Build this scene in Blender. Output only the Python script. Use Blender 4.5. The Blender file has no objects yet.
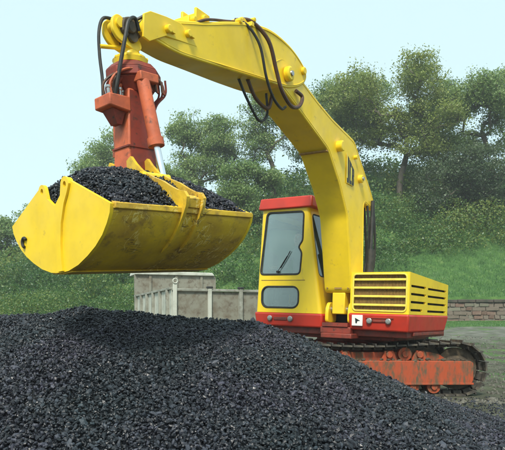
import bpy, bmesh, math, random
import numpy as np
from mathutils import Vector, Matrix
R_ = math.radians
random.seed(7)
rng = np.random.default_rng(11)
scene = bpy.context.scene
C = scene.collection

# ------------------------------------------------------------------ camera, sky, sun, exposure
cam_d = bpy.data.cameras.new('camera')
cam_d.sensor_width = 36.0
cam_d.lens = 36.0 * 595 / 505
cam_d.shift_y = (322 - 225) / 505
cam_d.clip_start = 0.1
cam_d.clip_end = 3000
cam = bpy.data.objects.new('camera', cam_d)
cam.location = (0, 0, 1.1)
cam.rotation_euler = (R_(90), 0, 0)
C.objects.link(cam)
scene.camera = cam

SUN_EL, SUN_AZ = R_(48), R_(192)      # azimuth measured from +Y (the view direction) towards +X
world = bpy.data.worlds.new('World')
scene.world = world
world.use_nodes = True
wn, wl = world.node_tree.nodes, world.node_tree.links
wn.clear()
w_out = wn.new('ShaderNodeOutputWorld')
w_bg = wn.new('ShaderNodeBackground')
sky = wn.new('ShaderNodeTexSky')
sky.sky_type = 'NISHITA'
sky.sun_disc = False
sky.sun_elevation = SUN_EL
sky.sun_rotation = SUN_AZ
sky.air_density = 1.0
sky.dust_density = 3.0
sky.ozone_density = 1.5
veil = wn.new('ShaderNodeMix')        # thin high cloud: an even pale veil over the whole sky
veil.data_type = 'RGBA'
veil.inputs[0].default_value = 0.72
wl.new(sky.outputs[0], veil.inputs[6])
veil.inputs[7].default_value = (6.9, 9.1, 9.6, 1)
wl.new(veil.outputs[2], w_bg.inputs[0])
w_bg.inputs[1].default_value = 0.10
wl.new(w_bg.outputs[0], w_out.inputs[0])

sun_d = bpy.data.lights.new('sun', 'SUN')
sun_d.energy = 3.0
sun_d.angle = R_(12)
sun_d.color = (1.0, 0.95, 0.86)
sun = bpy.data.objects.new('sun', sun_d)
sd = Vector((math.sin(SUN_AZ) * math.cos(SUN_EL), math.cos(SUN_AZ) * math.cos(SUN_EL), math.sin(SUN_EL)))
sun.rotation_euler = sd.to_track_quat('Z', 'Y').to_euler()
sun.location = (-5, -20, 25)
C.objects.link(sun)

vs = scene.view_settings
vs.view_transform = 'Standard'
vs.look = 'None'
vs.gamma = 1.0
vs.exposure = 0.48
vs.use_curve_mapping = False
scene.cycles.max_bounces = 6
scene.cycles.transparent_max_bounces = 12
scene.cycles.use_denoising = True

# ------------------------------------------------------------------ materials
MAT = {}
def mat(name, col, rough=0.5, metal=0.0, var=None, vscale=6.0, vlo=0.45, vhi=0.65, bump=0.0, bscale=40.0,
        var2=None, v2scale=20.0, v2lo=0.58, v2hi=0.68, spec=0.5, coat=0.0, stretch=None):
    """Principled paint/stone/metal with up to two noise-shaped second colours (wear, dirt) and fine relief."""
    m = bpy.data.materials.new(name)
    m.use_nodes = True
    n, l = m.node_tree.nodes, m.node_tree.links
    b = n['Principled BSDF']
    b.inputs['Roughness'].default_value = rough
    b.inputs['Metallic'].default_value = metal
    b.inputs['Specular IOR Level'].default_value = spec
    b.inputs['Coat Weight'].default_value = coat
    tc = n.new('ShaderNodeTexCoord')
    src = tc.outputs['Object']
    if stretch:
        mp = n.new('ShaderNodeMapping')
        mp.inputs['Scale'].default_value = stretch
        l.new(src, mp.inputs[0]); src = mp.outputs[0]
    rgb = n.new('ShaderNodeRGB'); rgb.outputs[0].default_value = (*col, 1)
    cur = rgb.outputs[0]
    for v, s, lo, hi in ((var, vscale, vlo, vhi), (var2, v2scale, v2lo, v2hi)):
        if v is None: continue
        t = n.new('ShaderNodeTexNoise'); t.inputs['Scale'].default_value = s; t.inputs['Detail'].default_value = 8
        t.inputs['Roughness'].default_value = 0.65
        l.new(src, t.inputs['Vector'])
        r = n.new('ShaderNodeValToRGB'); r.color_ramp.elements[0].position = lo; r.color_ramp.elements[1].position = hi
        l.new(t.outputs['Fac'], r.inputs[0])
        mx = n.new('ShaderNodeMix'); mx.data_type = 'RGBA'
        l.new(r.outputs[0], mx.inputs[0]); l.new(cur, mx.inputs[6]); mx.inputs[7].default_value = (*v, 1)
        cur = mx.outputs[2]
    l.new(cur, b.inputs['Base Color'])
    rt = n.new('ShaderNodeTexNoise'); rt.inputs['Scale'].default_value = 3.3; rt.inputs['Detail'].default_value = 7; l.new(src, rt.inputs['Vector'])
    rm = n.new('ShaderNodeMapRange'); rm.inputs[1].default_value = .3; rm.inputs[2].default_value = .7
    rm.inputs[3].default_value = max(.05, rough - .10); rm.inputs[4].default_value = min(1, rough + .22); l.new(rt.outputs['Fac'], rm.inputs[0]); l.new(rm.outputs[0], b.inputs['Roughness'])
    if bump > 0:
        t = n.new('ShaderNodeTexNoise'); t.inputs['Scale'].default_value = bscale; t.inputs['Detail'].default_value = 6
        l.new(src, t.inputs['Vector'])
        bp = n.new('ShaderNodeBump'); bp.inputs['Strength'].default_value = bump; bp.inputs['Distance'].default_value = 0.02
        l.new(t.outputs['Fac'], bp.inputs['Height']); l.new(bp.outputs[0], b.inputs['Normal'])
    MAT[name] = m
    return m

mat('yellow', (0.90, 0.62, 0.014), 0.42, var=(0.78, 0.53, 0.02), vscale=2.6, vlo=.42, vhi=.68, var2=(0.40, 0.25, 0.05), v2scale=8, v2lo=.62, v2hi=.78, bump=.08, bscale=9)
mat('yellow_clean', (0.90, 0.63, 0.014), 0.36, var=(0.80, 0.54, 0.02), vscale=2.4, vlo=.42, vhi=.68, var2=(0.45, 0.30, .07), v2scale=7, v2lo=.60, v2hi=.80, bump=.05, bscale=5, stretch=(1, 1, .35))
mat('yellow_pale', (0.84, 0.70, 0.10), 0.45, var=(0.75, 0.55, 0.08), vscale=8)
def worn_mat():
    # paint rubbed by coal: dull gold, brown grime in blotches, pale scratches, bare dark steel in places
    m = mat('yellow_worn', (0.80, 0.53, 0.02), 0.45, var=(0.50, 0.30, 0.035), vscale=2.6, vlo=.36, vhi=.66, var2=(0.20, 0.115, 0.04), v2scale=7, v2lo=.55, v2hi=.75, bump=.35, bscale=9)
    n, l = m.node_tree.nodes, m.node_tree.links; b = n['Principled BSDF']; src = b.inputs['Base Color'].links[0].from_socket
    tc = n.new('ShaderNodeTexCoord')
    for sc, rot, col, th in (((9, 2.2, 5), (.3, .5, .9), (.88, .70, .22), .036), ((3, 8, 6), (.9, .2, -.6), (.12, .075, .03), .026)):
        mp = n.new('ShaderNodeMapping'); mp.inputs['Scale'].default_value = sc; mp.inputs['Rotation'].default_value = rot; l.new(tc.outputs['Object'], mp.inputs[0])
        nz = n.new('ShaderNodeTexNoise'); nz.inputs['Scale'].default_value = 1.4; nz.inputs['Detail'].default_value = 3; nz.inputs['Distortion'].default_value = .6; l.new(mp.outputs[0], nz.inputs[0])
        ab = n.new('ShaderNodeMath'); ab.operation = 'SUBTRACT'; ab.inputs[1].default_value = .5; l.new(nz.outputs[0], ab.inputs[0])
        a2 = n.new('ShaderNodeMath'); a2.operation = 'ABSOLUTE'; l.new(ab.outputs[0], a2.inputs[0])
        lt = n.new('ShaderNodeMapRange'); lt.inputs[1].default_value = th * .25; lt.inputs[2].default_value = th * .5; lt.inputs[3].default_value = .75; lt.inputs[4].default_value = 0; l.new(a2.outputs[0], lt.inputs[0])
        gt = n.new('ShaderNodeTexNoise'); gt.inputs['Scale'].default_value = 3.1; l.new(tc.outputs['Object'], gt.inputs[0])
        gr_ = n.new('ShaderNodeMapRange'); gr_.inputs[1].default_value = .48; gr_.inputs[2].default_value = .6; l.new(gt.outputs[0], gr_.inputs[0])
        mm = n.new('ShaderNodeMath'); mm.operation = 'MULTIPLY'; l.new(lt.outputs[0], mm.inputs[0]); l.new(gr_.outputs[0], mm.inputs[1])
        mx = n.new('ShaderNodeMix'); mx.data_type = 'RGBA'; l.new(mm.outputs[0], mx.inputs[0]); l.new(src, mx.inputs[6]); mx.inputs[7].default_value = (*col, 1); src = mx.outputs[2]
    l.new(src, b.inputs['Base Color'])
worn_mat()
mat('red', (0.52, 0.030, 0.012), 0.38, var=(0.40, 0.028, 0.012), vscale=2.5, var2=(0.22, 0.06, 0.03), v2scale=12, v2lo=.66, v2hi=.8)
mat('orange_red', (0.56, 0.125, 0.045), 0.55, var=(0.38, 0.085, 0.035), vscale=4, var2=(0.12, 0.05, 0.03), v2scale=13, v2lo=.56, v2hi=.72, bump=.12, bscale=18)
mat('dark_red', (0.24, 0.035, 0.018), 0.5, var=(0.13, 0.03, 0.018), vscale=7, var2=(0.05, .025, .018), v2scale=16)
mat('track_orange', (0.36, 0.060, 0.016), 0.65, var=(0.28, 0.06, 0.02), vscale=3, var2=(0.10, 0.07, 0.035), v2scale=6, v2lo=.46, v2hi=.62, bump=.3, bscale=16, stretch=(2.2, 1, .8))
mat('mud_steel', (0.06, 0.046, 0.03), 0.75, var=(0.13, 0.095, 0.055), vscale=7, bump=.5, bscale=22)
mat('shoe', (0.045, 0.04, 0.032), 0.62, var=(0.13, 0.11, 0.07), vscale=9, var2=(.22, .21, .18), v2scale=20, bump=.4, bscale=25)
mat('steel', (0.42, 0.42, 0.40), 0.3, 0.9, var=(.25, .23, .2), vscale=10)
mat('chrome', (0.82, 0.84, 0.85), 0.14, 1.0)
mat('rubber', (0.016, 0.018, 0.017), 0.5, var=(.035, .034, .03), vscale=12)
mat('hose_brown', (0.10, 0.045, 0.022), 0.5, var=(.05, .03, .02), vscale=14)
mat('black', (0.012, 0.012, 0.012), 0.7)
mat('brown_mesh', (0.34, 0.20, 0.05), 0.7, var=(.22, .13, .04), vscale=20)
mat('lens', (0.22, 0.23, 0.21), 0.12, spec=.8, coat=.6)
mat('white', (0.78, 0.77, 0.70), 0.5)
mat('ink', (0.012, 0.012, 0.012), 0.5)
mat('cab_lining', (0.45, 0.50, 0.46), 0.7)
mat('vinyl', (0.06, 0.055, 0.05), 0.5)
mat('truck_grey', (0.30, 0.305, 0.25), 0.6, var=(.19, .19, .15), vscale=3, var2=(.13, .095, .06), v2scale=7, v2lo=.56, v2hi=.72, bump=.15, bscale=12)
mat('truck_panel', (0.22, 0.215, 0.165), 0.65, var=(.15, .125, .085), vscale=4, var2=(.10, .075, .05), v2scale=9, v2lo=.54, v2hi=.7, bump=.2, bscale=12)
mat('truck_pale', (0.50, 0.51, 0.43), 0.55, var=(.36, .37, .3), vscale=4)
mat('truck_blue', (0.10, 0.17, 0.20), 0.4)
mat('bark', (0.10, 0.085, 0.06), 0.85, var=(.055, .05, .035), vscale=4, bump=.5, bscale=9)
mat('stone_a', (0.15, 0.12, 0.09), 0.85, var=(.16, .13, .10), vscale=5, bump=.6, bscale=9)
mat('stone_b', (0.14, 0.085, 0.062), 0.85, var=(.18, .13, .095), vscale=4, bump=.6, bscale=9)
mat('stone_c', (0.19, 0.17, 0.13), 0.85, var=(.17, .17, .12), vscale=5, bump=.6, bscale=9)
mat('coping', (0.075, 0.060, 0.045), 0.9, var=(.04, .045, .03), vscale=3, bump=.6, bscale=9)
mat('mortar', (0.16, 0.145, 0.115), 0.95, bump=.4, bscale=15)
mat('skin', (0.50, 0.30, 0.21), 0.5)
mat('jacket', (0.30, 0.31, 0.30), 0.8, var=(.24, .25, .25), vscale=8)
mat('trousers', (0.06, 0.06, 0.065), 0.8)
mat('hair', (0.05, 0.035, 0.025), 0.6)
mat('eye', (0.6, .6, .58), 0.3)

def glass_mat(name, tint, gloss):
    m = bpy.data.materials.new(name); m.use_nodes = True
    n, l = m.node_tree.nodes, m.node_tree.links; n.clear()
    o = n.new('ShaderNodeOutputMaterial'); t = n.new('ShaderNodeBsdfTransparent'); g = n.new('ShaderNodeBsdfGlossy')
    t.inputs[0].default_value = (*tint, 1); g.inputs['Roughness'].default_value = 0.03
    g.inputs[0].default_value = (.95, 1, 1, 1)
    d = n.new('ShaderNodeBsdfDiffuse'); d.inputs[0].default_value = (.52, .70, .66, 1)    # pale cyan film: sky reflection painted into the pane
    tc = n.new('ShaderNodeTexCoord'); nz = n.new('ShaderNodeTexNoise'); nz.inputs['Scale'].default_value = 3
    mr = n.new('ShaderNodeMapRange'); mr.inputs[1].default_value = .35; mr.inputs[2].default_value = .7
    mr.inputs[3].default_value = gloss * .5; mr.inputs[4].default_value = gloss * 1.3
    l.new(tc.outputs['Object'], nz.inputs[0]); l.new(nz.outputs[0], mr.inputs[0])
    m1 = n.new('ShaderNodeMixShader'); l.new(mr.outputs[0], m1.inputs[0]); l.new(t.outputs[0], m1.inputs[1]); l.new(d.outputs[0], m1.inputs[2])
    fr = n.new('ShaderNodeFresnel'); fr.inputs[0].default_value = 1.8
    m2 = n.new('ShaderNodeMixShader'); l.new(fr.outputs[0], m2.inputs[0]); l.new(m1.outputs[0], m2.inputs[1]); l.new(g.outputs[0], m2.inputs[2])
    l.new(m2.outputs[0], o.inputs[0]); MAT[name] = m
glass_mat('glass', (.92, .99, .97), .11)

def leaf_mat(name, c0, c1, c2):
    """Leaf: colour from per-clump tone (attribute) and per-leaf chance, some light passing through."""
    m = bpy.data.materials.new(name); m.use_nodes = True
    n, l = m.node_tree.nodes, m.node_tree.links; n.clear()
    o = n.new('ShaderNodeOutputMaterial')
    at = n.new('ShaderNodeAttribute'); at.attribute_name = 'tone'
    geo = n.new('ShaderNodeNewGeometry')
    ad = n.new('ShaderNodeMath'); ad.operation = 'MULTIPLY_ADD'; ad.inputs[1].default_value = .5
    mu = n.new('ShaderNodeMath'); mu.operation = 'MULTIPLY'; mu.inputs[1].default_value = .5
    l.new(at.outputs['Fac'], mu.inputs[0]); l.new(geo.outputs['Random Per Island'], ad.inputs[0]); l.new(mu.outputs[0], ad.inputs[2])
    r = n.new('ShaderNodeValToRGB')
    e = r.color_ramp.elements; e[0].position = .1; e[0].color = (*c0, 1); e[1].position = .9; e[1].color = (*c2, 1)
    k = e.new(.5); k.color = (*c1, 1)
    l.new(ad.outputs[0], r.inputs[0])
    d = n.new('ShaderNodeBsdfDiffuse'); t = n.new('ShaderNodeBsdfTranslucent'); g = n.new('ShaderNodeBsdfGlossy'); g.inputs['Roughness'].default_value = .45
    g.inputs[0].default_value = (.6, .65, .6, 1)
    l.new(r.outputs[0], d.inputs[0]); l.new(r.outputs[0], t.inputs[0])
    m1 = n.new('ShaderNodeMixShader'); m1.inputs[0].default_value = .48; l.new(d.outputs[0], m1.inputs[1]); l.new(t.outputs[0], m1.inputs[2])
    m2 = n.new('ShaderNodeMixShader'); m2.inputs[0].default_value = .05; l.new(m1.outputs[0], m2.inputs[1]); l.new(g.outputs[0], m2.inputs[2])
    l.new(m2.outputs[0], o.inputs[0]); MAT[name] = m
leaf_mat('leaf_olive', (.090, .145, .026), (.20, .265, .050), (.34, .385, .09))
leaf_mat('leaf_mid', (.070, .15, .038), (.185, .285, .076), (.32, .41, .12))
leaf_mat('leaf_dark', (.026, .055, .020), (.058, .10, .036), (.10, .145, .052))
leaf_mat('leaf_shrub', (.026, .085, .020), (.085, .185, .040), (.25, .29, .055))
leaf_mat('blade', (.045, .14, .032), (.09, .22, .058), (.18, .30, .09))

def coal_mat():
    m = bpy.data.materials.new('coal'); m.use_nodes = True
    n, l = m.node_tree.nodes, m.node_tree.links; b = n['Principled BSDF']
    geo = n.new('ShaderNodeNewGeometry'); r = n.new('ShaderNodeValToRGB')
    e = r.color_ramp.elements; e[0].color = (.004, .005, .0065, 1); e[1].color = (.048, .053, .062, 1)
    k = e.new(.65); k.color = (.0095, .011, .0145, 1)
    l.new(geo.outputs['Random Per Island'], r.inputs[0]); tg_ = n.new('ShaderNodeTexCoord'); bz = n.new('ShaderNodeTexNoise'); bz.inputs['Scale'].default_value = 1.1; bz.inputs['Detail'].default_value = 5
    l.new(tg_.outputs['Object'], bz.inputs[0])
    br = n.new('ShaderNodeValToRGB'); be = br.color_ramp.elements; be[0].position = .38; be[0].color = (.60, .82, .84, 1); be[1].position = .64; be[1].color = (1.25, 1.08, 1.35, 1)
    l.new(bz.outputs[0], br.inputs[0]); ml = n.new('ShaderNodeMix'); ml.data_type = 'RGBA'; ml.blend_type = 'MULTIPLY'; ml.inputs[0].default_value = 1
    l.new(r.outputs[0], ml.inputs[6]); l.new(br.outputs[0], ml.inputs[7]); l.new(ml.outputs[2], b.inputs['Base Color'])
    mr = n.new('ShaderNodeMapRange'); mr.inputs[3].default_value = .34; mr.inputs[4].default_value = .60
    l.new(geo.outputs['Random Per Island'], mr.inputs[0]); l.new(mr.outputs[0], b.inputs['Roughness'])
    tc = n.new('ShaderNodeTexCoord'); nz = n.new('ShaderNodeTexNoise'); nz.inputs['Scale'].default_value = 45
    l.new(tc.outputs['Object'], nz.inputs[0]); bp = n.new('ShaderNodeBump'); bp.inputs['Strength'].default_value = .6; bp.inputs['Distance'].default_value = .006
    l.new(nz.outputs[0], bp.inputs['Height']); l.new(bp.outputs[0], b.inputs['Normal'])
    b.inputs['Specular IOR Level'].default_value = .5
    MAT['coal'] = m
coal_mat()

def ground_mat():
    m = bpy.data.materials.new('ground'); m.use_nodes = True
    n, l = m.node_tree.nodes, m.node_tree.links; b = n['Principled BSDF']; b.inputs['Roughness'].default_value = .9
    b.inputs['Specular IOR Level'].default_value = .2
    g = n.new('ShaderNodeNewGeometry'); sx = n.new('ShaderNodeSeparateXYZ'); l.new(g.outputs['Position'], sx.inputs[0])
    def noise(s, d=8, rgh=.6):
        t = n.new('ShaderNodeTexNoise'); t.inputs['Scale'].default_value = s; t.inputs['Detail'].default_value = d; t.inputs['Roughness'].default_value = rgh
        l.new(g.outputs['Position'], t.inputs['Vector']); return t.outputs['Fac']
    def ramp(f, *st):
        r = n.new('ShaderNodeValToRGB'); e = r.color_ramp.elements
        e[0].position, e[0].color = st[0][0], (*st[0][1], 1); e[1].position, e[1].color = st[-1][0], (*st[-1][1], 1)
        for p, c in st[1:-1]:
            k = e.new(p); k.color = (*c, 1)
        l.new(f, r.inputs[0]); return r.outputs[0]
    def mix(f, a, c):
        x = n.new('ShaderNodeMix'); x.data_type = 'RGBA'; l.new(f, x.inputs[0]); l.new(a, x.inputs[6]); l.new(c, x.inputs[7]); return x.outputs[2]
    def mth(op, a, c, cl=False):
        x = n.new('ShaderNodeMath'); x.operation = op; x.use_clamp = cl
        for i, q in ((0, a), (1, c)):
            if hasattr(q, 'node'): l.new(q, x.inputs[i])
            else: x.inputs[i].default_value = q
        return x.outputs[0]
    mud = ramp(noise(2.2, 12, .75), (.3, (.030, .030, .020)), (.5, (.075, .078, .052)), (.72, (.14, .15, .10)))
    road = ramp(noise(2.0), (.3, (.085, .092, .068)), (.55, (.145, .148, .12)), (.75, (.23, .23, .19)))
    grass = ramp(noise(1.6), (.3, (.030, .075, .018)), (.55, (.065, .14, .032)), (.75, (.13, .19, .055)))
    wob = mth('MULTIPLY', mth('SUBTRACT', noise(.5), .5), 5.0)
    y = mth('ADD', sx.outputs[1], wob)
    froad = mth('MULTIPLY', mth('SUBTRACT', y, 19.0), .25, True)
    fgrass = mth('MULTIPLY', mth('SUBTRACT', y, 25.2), .8, True)
    patch = ramp(noise(.8), (.52, (0, 0, 0)), (.62, (1, 1, 1)))
    fp = mth('MULTIPLY', patch, mth('MULTIPLY', mth('SUBTRACT', y, 9.0), .25, True))
    c = mix(froad, mud, road); c = mix(mth('MULTIPLY', fp, .75), c, grass); c = mix(fgrass, c, grass)
    l.new(c, b.inputs['Base Color'])
    bp = n.new('ShaderNodeBump'); bp.inputs['Strength'].default_value = .7; bp.inputs['Distance'].default_value = .05
    l.new(noise(9, 10, .7), bp.inputs['Height']); l.new(bp.outputs[0], b.inputs['Normal'])
    MAT['ground'] = m
ground_mat()

# ------------------------------------------------------------------ mesh helpers
class MB:
    def __init__(s): s.v, s.f, s.m = [], [], []
    def add(s, vs_, fs, mi=0):
        o = len(s.v); s.v += [tuple(p) for p in vs_]; s.f += [tuple(i + o for i in f) for f in fs]; s.m += [mi] * len(fs); return s
    def box(s, x0, x1, y0, y1, z0, z1, mi=0):
        return s.add([(x0, y0, z0), (x1, y0, z0), (x1, y1, z0), (x0, y1, z0), (x0, y0, z1), (x1, y0, z1), (x1, y1, z1), (x0, y1, z1)],
                     [(0, 3, 2, 1), (4, 5, 6, 7), (0, 1, 5, 4), (1, 2, 6, 5), (2, 3, 7, 6), (3, 0, 4, 7)], mi)
    def hexa(s, p, mi=0):
        return s.add(p, [(0, 3, 2, 1), (4, 5, 6, 7), (0, 1, 5, 4), (1, 2, 6, 5), (2, 3, 7, 6), (3, 0, 4, 7)], mi)
    def loft(s, A, B, mi=0, caps=True):
        n = len(A); fs = [(i, (i + 1) % n, n + (i + 1) % n, n + i) for i in range(n)]
        if caps: fs += [tuple(reversed(range(n))), tuple(range(n, 2 * n))]
        return s.add(list(A) + list(B), fs, mi)
    def prism(s, pts, a, b, fn, mi=0):        # 2-D outline pushed from a to b; fn(p, q, d) gives the point
        return s.loft([fn(p, q, a) for p, q in pts], [fn(p, q, b) for p, q in pts], mi)
    def panel(s, outer, holes, d0, d1, fn, mi=0):   # flat sheet with holes and thickness
        bm = bmesh.new(); ed = []; loops = []
        for lp in [outer] + holes:
            vsb = [bm.verts.new((p, q, 0)) for p, q in lp]; loops.append(vsb)
            ed += [bm.edges.new((vsb[i], vsb[(i + 1) % len(vsb)])) for i in range(len(vsb))]
        bmesh.ops.triangle_fill(bm, use_beauty=True, edges=ed)
        bm.verts.index_update()
        P = [v.co.copy() for v in bm.verts]; F = [[v.index for v in f.verts] for f in bm.faces]
        n = len(P); V = [fn(p.x, p.y, d0) for p in P] + [fn(p.x, p.y, d1) for p in P]
        fs = []
        for f in F:
            fs.append(tuple(f)); fs.append(tuple(n + i for i in reversed(f)))
        for lp in loops:
            ix = [v.index for v in lp]
            for i in range(len(ix)):
                a, b = ix[i], ix[(i + 1) % len(ix)]; fs.append((a, b, n + b, n + a))
        bm.free()
        return s.add(V, fs, mi)
    def tube(s, path, r, n=8, closed=False, mi=0, caps=True):
        P = [Vector(p) for p in path]; m = len(P)
        rr = r if isinstance(r, (list, tuple, np.ndarray)) else [r] * m
        V = []; up = None
        for i in range(m):
            if closed: t = (P[(i + 1) % m] - P[i - 1])
            else: t = P[min(i + 1, m - 1)] - P[max(i - 1, 0)]
            t = t.normalized() if t.length > 1e-9 else Vector((0, 0, 1))
            if up is None: up = t.orthogonal().normalized()
            u = (up - t * up.dot(t)); u = u.normalized() if u.length > 1e-6 else t.orthogonal().normalized(); up = u
            w = t.cross(u)
            for k in range(n):
                a = 2 * math.pi * k / n; V.append(P[i] + (u * math.cos(a) + w * math.sin(a)) * rr[i])
        fs = []
        for i in range(m if closed else m - 1):
            j = (i + 1) % m
            for k in range(n): fs.append((i * n + k, i * n + (k + 1) % n, j * n + (k + 1) % n, j * n + k))
        if caps and not closed: fs += [tuple(reversed(range(n))), tuple((m - 1) * n + k for k in range(n))]
        return s.add(V, fs, mi)
    def cyl(s, a, b, r, n=20, r2=None, mi=0): return s.tube([a, b], [r, r if r2 is None else r2], n, mi=mi)
    def lathe(s, prof, axis_o, axis_d, n=24, mi=0):   # prof: (distance along axis, radius)
        d = Vector(axis_d).normalized(); u = d.orthogonal().normalized(); w = d.cross(u); V = []
        for h, r in prof:
            for k in range(n):
                a = 2 * math.pi * k / n; V.append(Vector(axis_o) + d * h + (u * math.cos(a) + w * math.sin(a)) * r)
        fs = []
        for i in range(len(prof) - 1):
            for k in range(n): fs.append((i * n + k, i * n + (k + 1) % n, (i + 1) * n + (k + 1) % n, (i + 1) * n + k))
        fs += [tuple(reversed(range(n))), tuple((len(prof) - 1) * n + k for k in range(n))]
        return s.add(V, fs, mi)
    def mesh(s, name, mats, smooth=True, ang=32):
        me = bpy.data.meshes.new(name); me.from_pydata(s.v, [], s.f)
        for q in (mats if isinstance(mats, (list, tuple)) else [mats]): me.materials.append(MAT[q])
        me.polygons.foreach_set('material_index', s.m)
        bm = bmesh.new(); bm.from_mesh(me); bmesh.ops.recalc_face_normals(bm, faces=bm.faces); bm.to_mesh(me); bm.free()
        if smooth:
            me.shade_smooth(); me.set_sharp_from_angle(angle=R_(ang))
        me.update(); return me
    def build(s, name, mats, parent=None, bevel=0.0, seg=2, smooth=True, ang=32):
        o = bpy.data.objects.new(name, s.mesh(name, mats, smooth, ang)); C.objects.link(o)
        if parent is not None: o.parent = parent
        if bevel > 0:
            b = o.modifiers.new('bevel', 'BEVEL'); b.width = bevel; b.segments = seg; b.limit_method = 'ANGLE'; b.angle_limit = R_(40)
        return o

def inst(name, me, parent=None, M=None):
    o = bpy.data.objects.new(name, me); C.objects.link(o)
    if parent is not None: o.parent = parent
    if M is not None: o.matrix_local = M
    return o
def tag(o, label=None, cat=None, group=None, kind=None):
    for k, v in (('label', label), ('category', cat), ('group', group), ('kind', kind)):
        if v: o[k] = v
    return o
def empty(name, M=None):
    o = bpy.data.objects.new(name, None); o.empty_display_size = .3; C.objects.link(o)
    if M is not None: o.matrix_world = M
    return o
def rrect(x0, x1, z0, z1, r, n=5):
    out = []
    for cx, cz, a0 in ((x1 - r, z0 + r, -90), (x1 - r, z1 - r, 0), (x0 + r, z1 - r, 90), (x0 + r, z0 + r, 180)):
        for k in range(n + 1):
            a = R_(a0 + 90 * k / n); out.append((cx + r * math.cos(a), cz + r * math.sin(a)))
    return out
def roundpoly(pts, r, n=4):
    out = []; m = len(pts)
    for i in range(m):
        p, a, b = Vector(pts[i]), Vector(pts[i - 1]), Vector(pts[(i + 1) % m])
        rr = min(r, (a - p).length * .45, (b - p).length * .45)
        p0 = p + (a - p).normalized() * rr; p1 = p + (b - p).normalized() * rr
        for k in range(n + 1):
            t = k / n; q = p0 * (1 - t) ** 2 + p * 2 * t * (1 - t) + p1 * t * t; out.append((q.x, q.y))
    return out
def spline(pts, n=6):
    P = [Vector(p) for p in pts]; P = [P[0] * 2 - P[1]] + P + [P[-1] * 2 - P[-2]]; out = []
    for i in range(1, len(P) - 2):
        for k in range(n):
            t = k / n; a, b, c, d = P[i - 1:i + 3]
            out.append(.5 * ((2 * b) + (c - a) * t + (2 * a - 5 * b + 4 * c - d) * t * t + (3 * b - a - 3 * c + d) * t ** 3))
    out.append(P[-2]); return out
def smoothstep(a, b, x):
    t = np.clip((np.asarray(x, float) - a) / (b - a), 0, 1); return t * t * (3 - 2 * t)
def vnoise(x, y, seed=0):
    """cheap smooth noise, -1..1, vectorised"""
    x = np.asarray(x, float); y = np.asarray(y, float); r = 0
    q = np.random.default_rng(seed)
    for k in range(5):
        a, p, f = q.uniform(0, 6.28), q.uniform(0, 6.28), q.uniform(.6, 1.7)
        r = r + np.sin((x * math.cos(a) + y * math.sin(a)) * f + p)
    return r / 5

# ------------------------------------------------------------------ terrain
WALL_Y, WALL_X0, WALL_X1 = 30.0, 8.6, 19.0
def ground_z(X, Y):
    X = np.asarray(X, float); Y = np.asarray(Y, float)
    low = 1.05 * smoothstep(13, 30, Y)
    step = 1.15 * smoothstep(0.12, .42, Y - WALL_Y) * smoothstep(WALL_X0 - 2.5, WALL_X0 + .3, X)
    sl = .25 + .29 * smoothstep(-20, 6, X)
    rise = sl * 22 * smoothstep(-2, 26, Y - 30.4) + .16 * np.clip(Y - 30.4, 0, 5) * smoothstep(-6, 6, X)
    bump = (.06 * vnoise(X * 1.3, Y * 1.3, 3) + .06 * vnoise(X * 1.0, Y * 4, 13) + .02 * vnoise(X * 6, Y * 7, 14)) * smoothstep(9, 12, Y + 1.2 * (X > 3.6)) * (1 - .7 * smoothstep(24, 28, Y)) + .25 * vnoise(X * .5, Y * .5, 4) * smoothstep(31, 36, Y)
    return low + step + rise + bump
def axis_pts():
    xs = np.concatenate([[-900, -400, -200, -120, -80, -55], np.arange(-42, 2, .8), np.arange(2, 20.5, .2), np.arange(21, 45, .8), [55, 80, 120, 200, 400, 900]])
    ys = np.concatenate([[-400, -150, -60, -25, -12, -6, -3, 0], np.arange(2, 8.5, .5), np.arange(8.5, 20, .15), np.arange(20, 29, .35), np.arange(29, 36, .1), np.arange(36, 62, .7), [66, 72, 80, 95, 120, 180, 300, 600, 1500]])
    return xs, ys
xs, ys = axis_pts()
GX, GY = np.meshgrid(xs, ys)
GZ = ground_z(GX, GY)
nx, ny = len(xs), len(ys)
me = bpy.data.meshes.new('ground')
idx = np.arange(nx * ny).reshape(ny, nx)
quads = np.stack([idx[:-1, :-1], idx[:-1, 1:], idx[1:, 1:], idx[1:, :-1]], -1).reshape(-1, 4)
me.from_pydata(np.stack([GX, GY, GZ], -1).reshape(-1, 3).tolist(), [], quads.tolist())
me.materials.append(MAT['ground']); me.shade_smooth()
ground = bpy.data.objects.new('ground', me); C.objects.link(ground)
tag(ground, 'muddy yard ground rising to a grassy bank behind', None, None, 'structure')

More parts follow.
